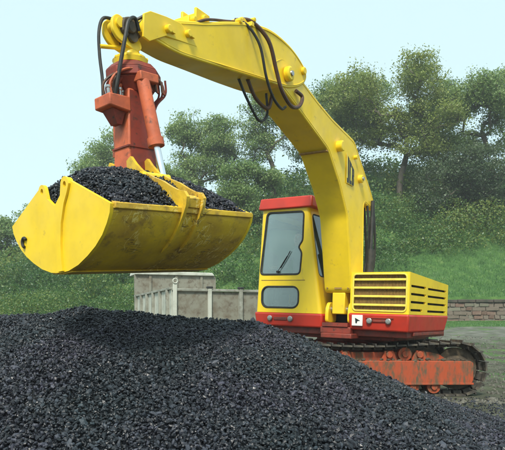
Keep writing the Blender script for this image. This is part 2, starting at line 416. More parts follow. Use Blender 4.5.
# ------------------------------------------------------------------ stone wall at the foot of the bank
wall = empty('stone_wall', Matrix.Translation((0, WALL_Y, 0)))
tag(wall, 'low weathered stone wall with dark coping behind the engine hood', 'wall')
gz0 = float(ground_z(12, WALL_Y - .2))
MB().box(WALL_X0, WALL_X1, .06, .34, gz0 - .4, gz0 + 1.0).build('mortar_core', 'mortar', wall)
def stone_mesh(k, w, h, d, m):
    q = random.Random(k); b = MB(); e = lambda: q.uniform(-.028, .028)
    P = []
    for z in (0, h):
        for x, y in ((0, 0), (w, 0), (w, d), (0, d)): P.append((x + e(), y + e(), z + e()))
    b.hexa(P); return b.mesh('stone_block', m)
stone_lib = [stone_mesh(k, w, .185, .2, m) for k, (w, m) in enumerate([(a, c) for a in (.26, .44, .66) for c in ('stone_a', 'stone_b', 'stone_c')])]
sw = [a for a in (.26, .44, .66) for c in range(3)]
for course in range(5):
    x = WALL_X0 - (course % 2) * .2; q = random.Random(course + 40)
    while x < WALL_X1 - .3:
        k = q.randrange(9)
        o = inst('stone_block', stone_lib[k], wall, Matrix.Translation((x, q.uniform(-.035, .03), gz0 - .1 + course * .205 + q.uniform(-.012, .012))) @ Matrix.Rotation(q.uniform(-.035, .035), 4, 'Y'))
        b = o.modifiers.new('bevel', 'BEVEL'); b.width = .018; b.segments = 2
        x += sw[k] + .022
cop = MB().hexa([(0, -.07, 0), (.88, -.06, .01), (.88, .40, 0), (0, .41, 0), (0.01, -.06, .17), (.87, -.05, .16), (.88, .38, .18), (0, .39, .17)]).mesh('coping_stone', 'coping')
x = WALL_X0 - .05
while x < WALL_X1 - .5:
    o = inst('coping_stone', cop, wall, Matrix.Translation((x, random.uniform(-.02, .02), gz0 + .935 + random.uniform(-.01, .015))))
    b = o.modifiers.new('bevel', 'BEVEL'); b.width = .025; b.segments = 2
    x += .9

# ------------------------------------------------------------------ leaves
def leaf_mesh(name, centres, sizes, tones, material, flat=0.55, seed=0):
    """one small folded leaf (two triangles) per centre"""
    q = np.random.default_rng(seed); n = len(centres)
    nrm = q.normal(size=(n, 3)); nrm += np.array([-.12, -.60, .80]) * flat * 2.2; nrm /= np.linalg.norm(nrm, axis=1)[:, None]
    t = q.normal(size=(n, 3)); t -= nrm * (t * nrm).sum(1)[:, None]; t /= np.linalg.norm(t, axis=1)[:, None]
    b = np.cross(nrm, t); s = np.asarray(sizes)[:, None]
    asp = q.uniform(.45, .75, size=(n, 1))
    fold = nrm * s * q.uniform(-.15, .2, size=(n, 1))
    V = np.stack([centres - t * s, centres - b * s * asp + fold, centres + t * s, centres + b * s * asp + fold], 1).reshape(-1, 3)
    me = bpy.data.meshes.new(name)
    me.vertices.add(4 * n); me.vertices.foreach_set('co', V.astype(np.float32).ravel())
    me.loops.add(4 * n); me.loops.foreach_set('vertex_index', np.arange(4 * n, dtype=np.int32))
    me.polygons.add(n); me.polygons.foreach_set('loop_start', np.arange(0, 4 * n, 4, dtype=np.int32))
    try: me.polygons.foreach_set('loop_total', np.full(n, 4, dtype=np.int32))
    except Exception: pass
    at = me.attributes.new('tone', 'FLOAT', 'POINT'); at.data.foreach_set('value', np.repeat(np.asarray(tones, np.float32), 4))
    me.materials.append(MAT[material]); me.update(calc_edges=True); me.validate()
    return me

def make_tree(name, label, X, Y, height, spread, fork, lobes, leafmat, seed, nattr=150, leaf=.13, per=95, crad=.62, lean=0.0, tone=(0, 1), z0=None, trunk_r=.26):
    """trunk and limbs grown towards points spread through the crown's lobes; leaves clustered round the limb ends"""
    q = np.random.default_rng(seed)
    zb = float(ground_z(X, Y)) - .2 if z0 is None else z0
    root = empty(name, Matrix.Translation((X, Y, zb))); tag(root, label, 'tree', 'trees on the wooded bank')
    A = []
    for (lx, ly, lz, rx, rz, wgt) in lobes:
        k = max(4, int(nattr * wgt)); d = q.normal(size=(k, 3)); d /= np.linalg.norm(d, axis=1)[:, None]
        rad = q.uniform(.25, 1, size=(k, 1)) ** .5
        A.append(np.array([lx * spread, ly * spread, lz * height]) + d * rad * np.array([rx * spread, rx * spread, rz * height]))
    A = np.concatenate(A)
    nodes = [np.zeros(3)]; par = [-1]
    nseg = 6
    for i in range(1, nseg + 1):
        t = i / nseg; nodes.append(np.array([lean * t * t + .12 * math.sin(3 * t + seed), .12 * math.cos(2.3 * t + seed), fork * height * t])); par.append(i - 1)
    order = np.argsort(np.linalg.norm(A - nodes[-1], axis=1) + q.uniform(0, .8, len(A)))
    depth = [0] * len(nodes)
    for ai in order:
        a = A[ai]; N = np.array(nodes)
        d = np.linalg.norm(N - a, axis=1) + .8 * np.clip(N[:, 2] - a[2] + .3, 0, None)
        d[:3] += 2.5
        j = int(np.argmin(d)); p = nodes[j]; L = np.linalg.norm(a - p); k = max(2, int(L / .9) + 1)
        side = q.normal(size=3) * .07 * L
        prev = j
        for i in range(1, k + 1):
            t = i / k; pt = p + (a - p) * t + side * math.sin(math.pi * t) + np.array([0, 0, .10 * L * math.sin(math.pi * t)])
            nodes.append(pt); par.append(prev); prev = len(nodes) - 1
    n = len(nodes); acc = np.zeros(n); kids = [[] for _ in range(n)]
    for i in range(n - 1, 0, -1):
        if acc[i] == 0: acc[i] = 1
        acc[par[i]] += acc[i]; kids[par[i]].append(i)
    rad = trunk_r * (acc / acc[0]) ** .47; rad = np.maximum(rad, .014)
    rad[0] *= 1.35
    mb = MB(); 
    done = set()
    def chain(i):
        ch = [i]
        while kids[ch[-1]]:
            k = max(kids[ch[-1]], key=lambda c: acc[c]); ch.append(k)
        return ch
    stack = [0]
    while stack:
        s0 = stack.pop(); ch = chain(s0)
        path = ([par[s0]] if par[s0] >= 0 else []) + ch
        if len(path) > 1:
            r = [rad[c] for c in path]
            if par[s0] >= 0: r[0] = r[1]
            mb.tube([nodes[c] for c in path], r, 6 if r[1] > .05 else 4, caps=False)
        for c in ch:
            for k in kids[c]:
                if k not in ch: stack.append(k)
    mb.build('trunk', 'bark', root, ang=80)
    cs, sz, tn = [], [], []
    for a in A:
        m = int(2.0 * per * q.uniform(.5, 1.4)); r = crad * q.uniform(.6, 1.3)
        cs.append(a + np.clip(q.normal(size=(m, 3)), -1.45, 1.45) * np.array([r, r, r * .60]) * .68); sz.append(q.uniform(.6, 1.25, m) * leaf * .71)
        tn.append(np.full(m, q.uniform(*tone)))
    cm = leaf_mesh('crown', np.concatenate(cs), np.concatenate(sz), np.concatenate(tn), leafmat, seed=seed)
    o = inst('crown', cm, root)
    return root

def px(u, Y): return (u - 252.5) / 595 * Y
def egg(seed, n=13, zlo=.34, zhi=.90, mid=.58, fat=.62):
    """lobes scattered through an egg-shaped crown"""
    q = random.Random(seed); out = []
    for k in range(n):
        z = zlo + (zhi - zlo) * ((k + q.random()) / n); h = (z - mid) / (zhi + .08 - mid) if z > mid else (mid - z) / (mid - zlo + .25)
        w = math.sqrt(max(.05, 1 - h * h)); a = q.uniform(0, 6.28) if k % 2 else q.choice((0, math.pi)) + q.uniform(-.5, .5); d = q.uniform(.25, 1) * fat * w
        out.append((d * math.cos(a), d * math.sin(a), z, q.uniform(.26, .42) * (.7 + .3 * w), q.uniform(.07, .12), 1.0 / n))
    return out
make_tree('broadleaf_tree', 'tall spreading olive tree with forking limbs behind the boom, topmost of the wood', px(400, 44), 44, 10.9, 5.2, .26,
          egg(3, 16, fat=.78) + [(.28, 0, .93, .26, .07, .07), (-.85, 0, .70, .3, .1, .08)], 'leaf_olive', 3, 290, .115, per=66, crad=.62, lean=.3, tone=(.1, 1), trunk_r=.22)
make_tree('broadleaf_tree', 'wide tree with upright bare stems at the right edge of the wood', px(480, 45), 45, 10.3, 4.6, .34,
          egg(6, 12, .58, .90, .70, .75) + [(0, 0, .42, .8, .08, .12)], 'leaf_mid', 5, 230, .115, per=66, crad=.62, lean=-.2, tone=(.1, .85), trunk_r=.2)
make_tree('evergreen_tree', 'low dark evergreen below the bare stems at the right edge', px(474, 41), 41, 6.0, 3.4, .2,
          [(0, 0, .50, .75, .38, .6), (.6, 0, .45, .6, .32, .25), (-.6, 0, .40, .6, .3, .25)], 'leaf_dark', 8, 150, .105, per=100, crad=.6, tone=(.1, 1), trunk_r=.14)
make_tree('broadleaf_tree', 'leaning tree directly behind the bend of the boom', px(357, 48), 48, 9.7, 3.9, .34,
          egg(11, 12), 'leaf_mid', 13, 190, .12, per=70, crad=.64, lean=-.6, tone=(.15, 1), trunk_r=.17)
make_tree('broadleaf_tree', 'rounded full tree rising above the coal in the bucket', px(206, 52), 52, 9.7, 5.0, .24,
          egg(21, 16, .28), 'leaf_mid', 21, 290, .13, per=66, crad=.68, tone=(.2, 1), trunk_r=.2)
make_tree('broadleaf_tree', 'open tree with pale limbs showing just left of the cab roof', px(272, 50), 50, 9.6, 4.2, .30,
          egg(27, 11, .42), 'leaf_mid', 25, 170, .12, per=60, crad=.62, tone=(.2, .95), trunk_r=.19)
make_tree('broadleaf_tree', 'tree filling the gap between the cab roof and the boom', px(322, 54), 54, 9.2, 4.2, .3, egg(29), 'leaf_mid', 29, 190, .13, per=70, crad=.68, tone=(.15, .9), trunk_r=.18)
make_tree('broadleaf_tree', 'pale green tree behind the red grab column', px(116, 55), 55, 11.4, 4.6, .28, egg(33, 15, .26), 'leaf_mid', 33, 260, .14, per=66, crad=.72, tone=(.35, 1), trunk_r=.2)
make_tree('broadleaf_tree', 'low round tree at the far left, beside the pointed tip of the bucket', px(-8, 50), 50, 4.2, 3.8, .2, egg(37, 12, .2), 'leaf_mid', 37, 160, .14, per=80, crad=.68, tone=(.1, .7), trunk_r=.15)
make_tree('broadleaf_tree', 'low tree showing just above the sloping left edge of the bucket', px(56, 54), 54, 6.4, 4.4, .22, egg(41, 13, .2), 'leaf_mid', 41, 180, .14, per=80, crad=.72, tone=(.2, .8), trunk_r=.15)
make_tree('broadleaf_tree', 'bushy tree between the bucket and the cab, behind the lorry', px(160, 46), 46, 6.8, 3.8, .2, egg(45, 13, .2), 'leaf_mid', 45, 190, .12, per=80, crad=.66, tone=(.15, .95), trunk_r=.15)
make_tree('broadleaf_tree', 'bushy tree low behind the cab roof, left of the boom post', px(258, 43), 43, 5.6, 3.6, .2, egg(49, 12, .2), 'leaf_mid', 49, 170, .12, per=80, crad=.62, tone=(.05, .8), trunk_r=.15)
make_tree('broadleaf_tree', 'dense lower tree between the tall olive tree and the wide tree at the right edge', px(440, 49), 49, 7.9, 4.4, .24, egg(53, 13, .25), 'leaf_mid', 53, 200, .125, per=76, crad=.68, tone=(.05, .75), trunk_r=.17)

# undergrowth on the bank: brambles and bushes merging into one mass
cs, sz, tn = [], [], []
q = np.random.default_rng(77)
k = 0
for (u0, Y, r, t0) in [(388, 40, 1.5, .55), (402, 42, 1.9, .75), (425, 41, 1.6, .35), (452, 39, 1.7, .85), (470, 39.5, 1.9, .9), (492, 40, 1.8, .7), (515, 39, 1.9, .6), (410, 38, 1.2, .45), (436, 37.6, 1.3, .65), (376, 37, 1.2, .3), (398, 36, 1.1, .5),
                      (245, 40, 1.7, .6), (228, 37, 1.5, .4), (250, 35, 1.2, .25), (205, 41, 1.9, .7), (180, 42, 1.8, .5), (120, 39, 1.8, .35), (95, 36, 1.5, .6), (70, 40, 2.0, .5), (45, 37, 1.6, .3), (20, 40, 2.0, .15), (5, 36, 1.5, .45), (-20, 38, 1.9, .4), (60, 33.5, 1.2, .5), (110, 33, 1.1, .3), (30, 33, 1.2, .6), (130, 34.5, 1.2, .7)]:
    for sub in range(5):
        X = px(u0, Y) + q.normal() * r * .5; Yc = Y + q.normal() * r * .3; rr = r * q.uniform(.45, .75); m = int((520 if Y < 36 else 330) * rr ** 1.6); z = float(ground_z(X, Yc)) + r * q.uniform(.1, .75)
        d = q.normal(size=(m, 3)); d /= np.linalg.norm(d, axis=1)[:, None]
        cs.append(np.array([X, Yc, z]) + d * (q.uniform(.55, 1, size=(m, 1)) ** .4) * rr * np.array([1, 1, .8])); sz.append(q.uniform(.55, 1.2, m) * (.062 if Y < 36 else .080))
        tn.append(np.full(m, np.clip(t0 + q.uniform(-.2, .2), 0, 1)))
while k < 850:
    Y = q.uniform(30.5, 55); X = px(q.uniform(-60, 620), Y)
    u = 252.5 + 595 * X / Y
    ylim = 33.2 - 1.0 * vnoise(X * .8, 0, 9) + (3.6 * float(smoothstep(7, 14, X)))
    if X > 6.5 and Y < ylim: continue
    r = (.5 + 1.3 * q.random() ** 1.8) * (1.0 + .5 * float(smoothstep(36, 46, Y)))
    z = float(ground_z(X, Y)); m = int((230 if Y < 36 else 140 if Y < 43 else 85) * r ** 1.5)
    d = q.normal(size=(m, 3)); d /= np.linalg.norm(d, axis=1)[:, None]; d[:, 2] = np.abs(d[:, 2]) * .9 - .12
    cs.append(np.array([X, Y, z + .1]) + d * (q.uniform(.45, 1, size=(m, 1)) ** .5) * r + q.normal(size=(m, 3)) * .06)
    sz.append(q.uniform(.55, 1.2, m) * (.058 if Y < 36 else .080 if Y < 43 else .115)); tn.append(np.full(m, np.clip(.45 + .55 * float(vnoise(X * .6, Y * .6, 15)) + q.uniform(-.35, .35), 0, 1)))
    k += 1
o = inst('undergrowth', leaf_mesh('undergrowth', np.concatenate(cs), np.concatenate(sz), np.concatenate(tn), 'leaf_shrub', .25, 5))
tag(o, 'tangled green brambles and bushes covering the bank', 'undergrowth', None, 'stuff')

# grass tufts on the bank and before the wall
def blades(name, pts, hgt, seed):
    q = np.random.default_rng(seed); n = len(pts)
    a = q.uniform(0, 6.28, n); w = hgt * .12; ln = q.normal(size=(n, 2)) * (hgt * .35)[:, None]
    dx = np.stack([np.cos(a) * w, np.sin(a) * w, np.zeros(n)], 1)
    tip = pts + np.concatenate([ln, hgt[:, None]], 1)
    V = np.stack([pts - dx, pts + dx, tip], 1).reshape(-1, 3)
    me = bpy.data.meshes.new(name); me.vertices.add(3 * n); me.vertices.foreach_set('co', V.astype(np.float32).ravel())
    me.loops.add(3 * n); me.loops.foreach_set('vertex_index', np.arange(3 * n, dtype=np.int32))
    me.polygons.add(n); me.polygons.foreach_set('loop_start', np.arange(0, 3 * n, 3, dtype=np.int32))
    at = me.attributes.new('tone', 'FLOAT', 'POINT')
    at.data.foreach_set('value', np.repeat(np.clip(.5 + .5 * vnoise(pts[:, 0] * 1.1, pts[:, 1] * 1.1, 8) + q.normal(size=n) * .15, 0, 1).astype(np.float32), 3))
    me.materials.append(MAT['blade']); me.update(calc_edges=True); me.validate(); return me
N = 42000
X = q.uniform(4.5, 20, N); Y = np.where(q.random(N) < .72, q.uniform(30.4, 38, N), q.uniform(25.2, 29.9, N))
keep = vnoise(X * 2, Y * 2, 31) > -.55
X, Y = X[keep], Y[keep]
P = np.stack([X, Y, ground_z(X, Y) - .02], 1)
hh = np.where(Y > 30, q.uniform(.06, .17, len(X)), q.uniform(.04, .11, len(X)))
o = inst('grass', blades('grass', P, hh, 6)); tag(o, 'green grass on the bank above and below the stone wall', 'grass', None, 'stuff')
N = 9000
X = q.uniform(3.2, 9.5, N); Y = q.uniform(9.2, 20, N)
keep = (vnoise(X * 1.5, Y * 1.5, 36) > .25)
X, Y = X[keep], Y[keep]
o = inst('grass', blades('grass', np.stack([X, Y, ground_z(X, Y) - .01], 1), q.uniform(.03, .09, len(X)), 16))
tag(o, 'thin trodden grass in the mud right of the crawler track', 'grass', None, 'stuff')

# ------------------------------------------------------------------ coal heap
cu = np.array([-260, -120, 0, 45, 85, 130, 200, 260, 300, 350, 420, 505, 600])
cv = np.array([330, 322, 318, 314, 308, 313, 320, 325, 335, 359, 393, 424, 450])
CY = 6.4
cX = (cu - 252.5) / 595 * CY; cZ = 1.1 + (322 - cv) / 595 * CY
def heap_z(X, Y):
    X = np.asarray(X, float); Y = np.asarray(Y, float)
    Cz = np.interp(X, cX, cZ, right=-.3)
    t = np.clip((CY - Y) / 4.4, 0, 1.4); near = -.12
    front = Cz + (near - Cz) * t + .05 * np.sin(np.pi * np.clip(t, 0, 1))
    back = Cz - .62 * (Y - CY) + .10 * np.clip(Y - CY, 0, .35)
    z = np.where(Y < CY, front, back)
    z = np.where(Y < 1.0, z - (1.0 - Y) * .5, z)
    side = np.clip(X - 3.4, 0, None) * .6 + np.clip(-4.6 - X, 0, None) * .6
    return z - side + .035 * vnoise(X * 3, Y * 3, 51) + .02 * vnoise(X * 8, Y * 8, 52)
hx_, hy_ = np.arange(-6.5, 4.6, .1), np.arange(-.6, 8.8, .1)
HX, HY = np.meshgrid(hx_, hy_); HZ = np.maximum(heap_z(HX, HY) - .022, -.25)
ix = np.arange(HX.size).reshape(HX.shape)
quads = np.stack([ix[:-1, :-1], ix[:-1, 1:], ix[1:, 1:], ix[1:, :-1]], -1).reshape(-1, 4)
quads = quads[(HZ.ravel()[quads] > -.2).any(1)]
heap = empty('coal_heap'); tag(heap, 'big heap of loose black coal lumps filling the foreground', 'coal heap', None, 'stuff')
me = bpy.data.meshes.new('heap_core'); me.from_pydata(np.stack([HX, HY, HZ], -1).reshape(-1, 3).tolist(), [], quads.tolist())
me.materials.append(MAT['coal']); me.shade_smooth(); o = inst('heap_core', me, heap); tag(o, kind='stuff')

t_ = (1 + 5 ** .5) / 2
ICO = np.array([(-1, t_, 0), (1, t_, 0), (-1, -t_, 0), (1, -t_, 0), (0, -1, t_), (0, 1, t_), (0, -1, -t_), (0, 1, -t_), (t_, 0, -1), (t_, 0, 1), (-t_, 0, -1), (-t_, 0, 1)]) / math.sqrt(1 + t_ * t_)
ICF = np.array([(0, 11, 5), (0, 5, 1), (0, 1, 7), (0, 7, 10), (0, 10, 11), (1, 5, 9), (5, 11, 4), (11, 10, 2), (10, 7, 6), (7, 1, 8), (3, 9, 4), (3, 4, 2), (3, 2, 6), (3, 6, 8), (3, 8, 9), (4, 9, 5), (2, 4, 11), (6, 2, 10), (8, 6, 7), (9, 8, 1)])
def lumps(name, P, size, seed, mat_='coal'):
    """broken lumps: twelve uneven corners, twenty flat faces"""
    q = np.random.default_rng(seed); n = len(P)
    V = ICO[None] * q.uniform(.78, 1.10, size=(n, 12, 1)) + q.normal(size=(n, 12, 3)) * .06
    V = V * np.stack([q.uniform(1.0, 1.55, n), q.uniform(.75, 1.0, n), q.uniform(.55, .85, n)], 1)[:, None, :]
    qa = q.normal(size=(n, 4)); qa[:, 1:3] *= .55; qa /= np.linalg.norm(qa, axis=1)[:, None]
    w, x, y, z = qa.T
    M = np.stack([np.stack([1 - 2 * (y * y + z * z), 2 * (x * y - z * w), 2 * (x * z + y * w)], -1),
                  np.stack([2 * (x * y + z * w), 1 - 2 * (x * x + z * z), 2 * (y * z - x * w)], -1),
                  np.stack([2 * (x * z - y * w), 2 * (y * z + x * w), 1 - 2 * (x * x + y * y)], -1)], 1)
    V = np.einsum('nij,nkj->nki', M, V) * np.asarray(size)[:, None, None] + P[:, None, :]
    F = (ICF[None] + (np.arange(n) * 12)[:, None, None]).reshape(-1, 3)
    me = bpy.data.meshes.new(name); me.vertices.add(12 * n); me.vertices.foreach_set('co', V.astype(np.float32).ravel())
    me.loops.add(60 * n); me.loops.foreach_set('vertex_index', F.astype(np.int32).ravel())
    me.polygons.add(20 * n); me.polygons.foreach_set('loop_start', np.arange(0, 60 * n, 3, dtype=np.int32))
    me.materials.append(MAT[mat_]); me.update(calc_edges=True); me.shade_flat(); return me
N = 190000
Y = q.uniform(2.7, 8.4, N); X = q.uniform(-4, 4.4, N)
keep = (np.abs(X) < .445 * Y + .32) & ((Y < 6.7) | ((X > .9) & (Y < 7.6))) & (heap_z(X, Y) > -.02 - .06 * q.random(N) ** 3) 
X, Y = X[keep], Y[keep]
keep = q.random(len(X)) < np.where(Y < 6.9, 1.0, .55)
X, Y = X[keep], Y[keep]
S = .0108 * np.exp(q.normal(size=len(X)) * .36) * (1 + .15 * vnoise(X * 1.2, Y * 1.2, 66))
Z = np.maximum(heap_z(X, Y), ground_z(X, Y)) + q.uniform(-.014, .018, len(X))
o = inst('coal_lumps', lumps('coal_lumps', np.stack([X, Y, Z], 1), S, 3), heap); tag(o, kind='stuff')

mat('gravel_stone', (0.13, 0.125, 0.10), 0.85, var=(.06, .055, .045), vscale=3)
N = 5200
X = q.uniform(2.6, 9.5, N); Y = 8.0 + 14 * q.random(N) ** 1.7
keep = (X < .46 * Y + .8) & (heap_z(X, Y) < -.02) & ((Y < 8.6) | (Y > 9.4) | (X > 3.6))
X, Y = X[keep], Y[keep]
o = inst('gravel', lumps('gravel', np.stack([X, Y, ground_z(X, Y) + .004], 1), .018 * np.exp(q.normal(size=len(X)) * .45), 19, 'gravel_stone')); tag(o, 'scattered grey stones on the mud right of the crawler track', 'gravel', None, 'stuff')
N = 900
X = q.normal(2.9, .6, N); Y = q.normal(7.9, .7, N); keep = (heap_z(X, Y) < 0) & (Y < 8.7)
X, Y = X[keep], Y[keep]
o = inst('spilled_coal', lumps('spilled_coal', np.stack([X, Y, ground_z(X, Y) + .006], 1), .012 * np.exp(q.normal(size=len(X)) * .35), 23), heap); tag(o, kind='stuff')

# ------------------------------------------------------------------ excavator
EX = Matrix.Translation((1.237, 9.031, 0)) @ Matrix.Rotation(R_(-33), 4, 'Z') @ Matrix.Rotation(R_(2), 4, 'Y')
EXI = EX.inverted()
ex = empty('tracked_excavator', EX)
tag(ex, 'yellow and red tracked excavator with cab and cranked boom beside the coal heap', 'excavator')
YZ = lambda p, q_, d: (d, p, q_)      # outline in (y, z), pushed along x
XZ = lambda p, q_, d: (p, d, q_)
XY = lambda p, q_, d: (p, q_, d)

# upper frame and slew ring
f = MB()
f.box(-1.36, 1.06, .12, 2.05, .90, 1.02); f.box(-.26, .24, -.02, .5, .93, 1.03); f.box(-1.0, .8, .3, 1.9, .84, .90)
f.box(-.2, .3, -.12, .2, .86, .935)
f.build('upper_frame', 'dark_red', ex, .012)
MB().lathe([(0, .62), (.05, .66), (.12, .66), (.16, .60), (.24, .60)], (-.15, 1.0, .64), (0, 0, 1), 40).build('slew_ring', 'dark_red', ex)
MB().box(-1.2, .86, 1.95, 2.45, .95, 1.68).build('counterweight', 'red', ex, .06, 4)
b = MB().box(-.22, .20, .75, 2.0, 1.02, 1.62); b.box(-1.0, .2, 1.6, 2.0, 1.02, 1.66)
b.build('machinery_cover', 'yellow', ex, .02)

# cab ------------------------------------------------------------
cab = empty('cab'); cab.parent = ex
CZ0, CZ1 = 1.22, 2.88
def cxl(z): return -1.455 + .065 * (z - CZ0) / (CZ1 - CZ0)
def cxr(z): return -.265 - .265 * (z - CZ0) / (CZ1 - CZ0)
CD, CR = 1.55, .055
ws = roundpoly([(-1.385, 1.83), (-.655, 1.83), (-.630, 2.17), (-.685, 2.25), (-.672, 2.29), (-.620, 2.36), (-.612, 2.815), (-1.285, 2.825)], .07)
lw = rrect(-1.345, -.665, 1.30, 1.635, .11)
sh = MB()
sh.panel([(cxl(CZ0) + CR, CZ0), (cxr(CZ0) - CR, CZ0), (cxr(CZ1) - CR, CZ1), (cxl(CZ1) + CR, CZ1)], [ws, lw], 0, .035, XZ)
def fr(y, z, d): return (cxr(z) + d, y, z)
def fl(y, z, d): return (cxl(z) + d, y, z)
sw_r = roundpoly([(.085, 1.80), (1.36, 1.80), (1.36, 2.78), (.085, 2.78)], .09)
sh.panel([(CR, CZ0), (CD, CZ0), (CD, CZ1), (CR, CZ1)], [sw_r], 0, -.035, fr)
sh.panel([(CR, CZ0), (CD, CZ0), (CD, CZ1), (CR, CZ1)], [sw_r], 0, .035, fl)
rw = rrect(-1.27, -.58, 1.85, 2.75, .08)
sh.panel([(cxl(CZ0) + .04, CZ0), (cxr(CZ0) - .04, CZ0), (cxr(CZ1) - .04, CZ1), (cxl(CZ1) + .04, CZ1)], [rw], CD - .04, CD - .005, XZ)
for fx, sg in ((cxr, 1), (cxl, -1)):
    A, B_ = [], []
    for z, L_ in ((CZ0, A), (CZ1, B_)):
        for rr in (CR, CR - .035):
            rngk = range(9) if rr == CR else range(8, -1, -1)
            for k in rngk:
                a = R_(90 * k / 8); L_.append((fx(z) - sg * CR + sg * rr * math.cos(a), CR - rr * math.sin(a), z))
    sh.loft(A, B_)
sh.build('cab_shell', 'yellow_clean', cab, ang=28)
MB().box(cxl(1.22) + .04, cxr(1.22) - .04, .04, CD - .05, 1.20, 1.235).build('cab_floor', 'cab_lining', cab)
ro = MB()
def ring(z, o, y0o): return [(cxl(CZ1) - o, -y0o, z), (cxr(CZ1) + o + .05, -y0o, z), (cxr(CZ1) + o + .05, CD + .04, z), (cxl(CZ1) - o, CD + .04, z)]
ro.loft(ring(2.872, .035, .06), ring(3.055, .015, .03)); 
ro.build('cab_roof', 'red', cab, .022, 3)
bp = MB(); bp.hexa([(-1.435, .0, 1.0), (-.245, .0, 1.0), (-.245, 1.5, 1.0), (-1.435, 1.5, 1.0), (-1.475, -.02, 1.218), (-.235, -.02, 1.218), (-.235, 1.54, 1.218), (-1.475, 1.54, 1.218)])
bp.build('cab_bumper', 'red', cab, .03, 3)
def lamp(x, z, y, parent, r=.036):
    g = MB().lathe([(0, r * 1.25), (.025, r * 1.25), (.03, r)], (x, y + .004, z), (0, -1, 0), 18).build('lamp_ring', 'steel', parent)
    MB().lathe([(.0, r), (.004, r * .9), (.007, r * .45)], (x, y - .0265, z), (0, -1, 0), 18).build('lamp_lens', 'lens', g)
for x in (-1.165, -.79): lamp(x, 1.125, -.012, cab)
MB().box(-1.10, -.855, -.022, .0, 1.095, 1.15).build('lamp_slot', 'dark_red', cab, .01)
def pane(loop, fn, d, name, parent, sr=.016):
    g = MB().panel(loop, [], d, d + .006, fn).build(name, 'glass', parent, smooth=False)
    MB().tube([fn(p, q_, d - .010 if fn is XZ else d) for p, q_ in loop], sr, 6, closed=True).build('window_seal', 'rubber', g)
    return g
wsp = pane(ws, XZ, .012, 'windscreen', cab)
pane(lw, XZ, .012, 'lower_window', cab)
pane(sw_r, fr, -.012, 'side_window', cab)
pane(sw_r, fl, .012, 'side_window', cab)
pane(rw, XZ, CD - .02, 'rear_window', cab)
wi = MB().tube([(-1.05, -.018, 1.87), (-.88, -.022, 2.12)], .005, 6); wi.tube([(-1.0, -.008, 1.93), (-.90, -.010, 2.08), (-.83, -.012, 2.20)], .0075, 6)
wi.cyl((-1.05, .02, 1.87), (-1.05, -.03, 1.87), .02, 10)
wi.build('wiper', 'black', cab)
MB().box(-1.36, -.56, -.006, .006, 1.735, 1.743).build('panel_seam', 'brown_mesh', cab)
st = MB().box(-1.24, -.78, .42, .9, 1.52, 1.645); st.box(-1.23, -.79, .80, .92, 1.62, 2.22); st.box(-1.12, -.90, .5, .8, 1.23, 1.53)
st.build('seat', 'vinyl', cab, .04, 3)
for x in (-1.335, -.685):
    cn = MB().box(x - .05, x + .05, .26, .8, 1.235, 1.75); cn.tube([(x, .32, 1.75), (x, .272, 1.93)], .012, 8); cn.lathe([(0, .015), (.02, .026), (.05, .022), (.06, .008)], (x, .272, 1.90), (0, 0, 1), 10)
    cn.build('control_console', 'vinyl', cab, .01)
MB().box(-1.25, -.78, .05, .20, 1.24, 1.315).build('foot_rest', 'vinyl', cab, .01)

# engine hood ------------------------------------------------------
hood = empty('engine_hood'); hood.parent = ex
HX0, HX1, HZ0, HZ1, HL = .215, 1.11, 1.245, 1.85, 2.02
HR = .03
def htop(y): return HZ1 - .085 * max(y, 0) / HL
h = MB()
op = rrect(.262, 1.072, 1.285, 1.822, .05)
h.panel([(HX0, HZ0), (HX1 - HR, HZ0), (HX1 - HR, HZ1), (HX0, HZ1)], [op], 0, .03, XZ)
slots = []
for r_, z in enumerate((1.655, 1.54, 1.425, 1.31)):
    w1 = .78 if r_ < 3 else .62
    slots.append(rrect(.08, w1, z - .017, z + .017, .014, 2)); slots.append(rrect(.88, 1.90, z - .024, z + .010, .014, 2))
SD = lambda p, q_, d: (d, p, q_)
h.panel([(HR, HZ0), (HL, HZ0), (HL, htop(HL)), (HR, htop(HR))], slots, HX1, HX1 - .03, SD)
h.hexa([(HX0, .03, HZ1 - .031), (HX1 - .031, .03, HZ1 - .031), (HX1 - .031, HL, htop(HL) - .031), (HX0, HL, htop(HL) - .031),
        (HX0, .0305, HZ1 - .002), (HX1 - .004, .0305, HZ1 - .002), (HX1 - .004, HL, htop(HL) - .002), (HX0, HL, htop(HL) - .002)])
h.hexa([(HX0, .03, HZ0), (HX0 + .03, .03, HZ0), (HX0 + .03, HL, HZ0), (HX0, HL, HZ0), (HX0, .03, HZ1 - .032), (HX0 + .03, .03, HZ1 - .032), (HX0 + .03, HL, htop(HL) - .032), (HX0, HL, htop(HL) - .032)])
h.box(HX0 + .03, HX1 - .03, HL - .03, HL - .002, HZ0, htop(HL) - .033)
A, B_ = [], []
for z, L_ in ((HZ0, A), (HZ1, B_)):
    L_ += [(HX1 - HR + HR * math.cos(R_(90 * k / 6)), HR - HR * math.sin(R_(90 * k / 6)), z) for k in range(7)] + [(HX1 - HR, HR, z)]
h.loft(A, B_)
h.build('hood_shell', 'yellow', hood, ang=28)
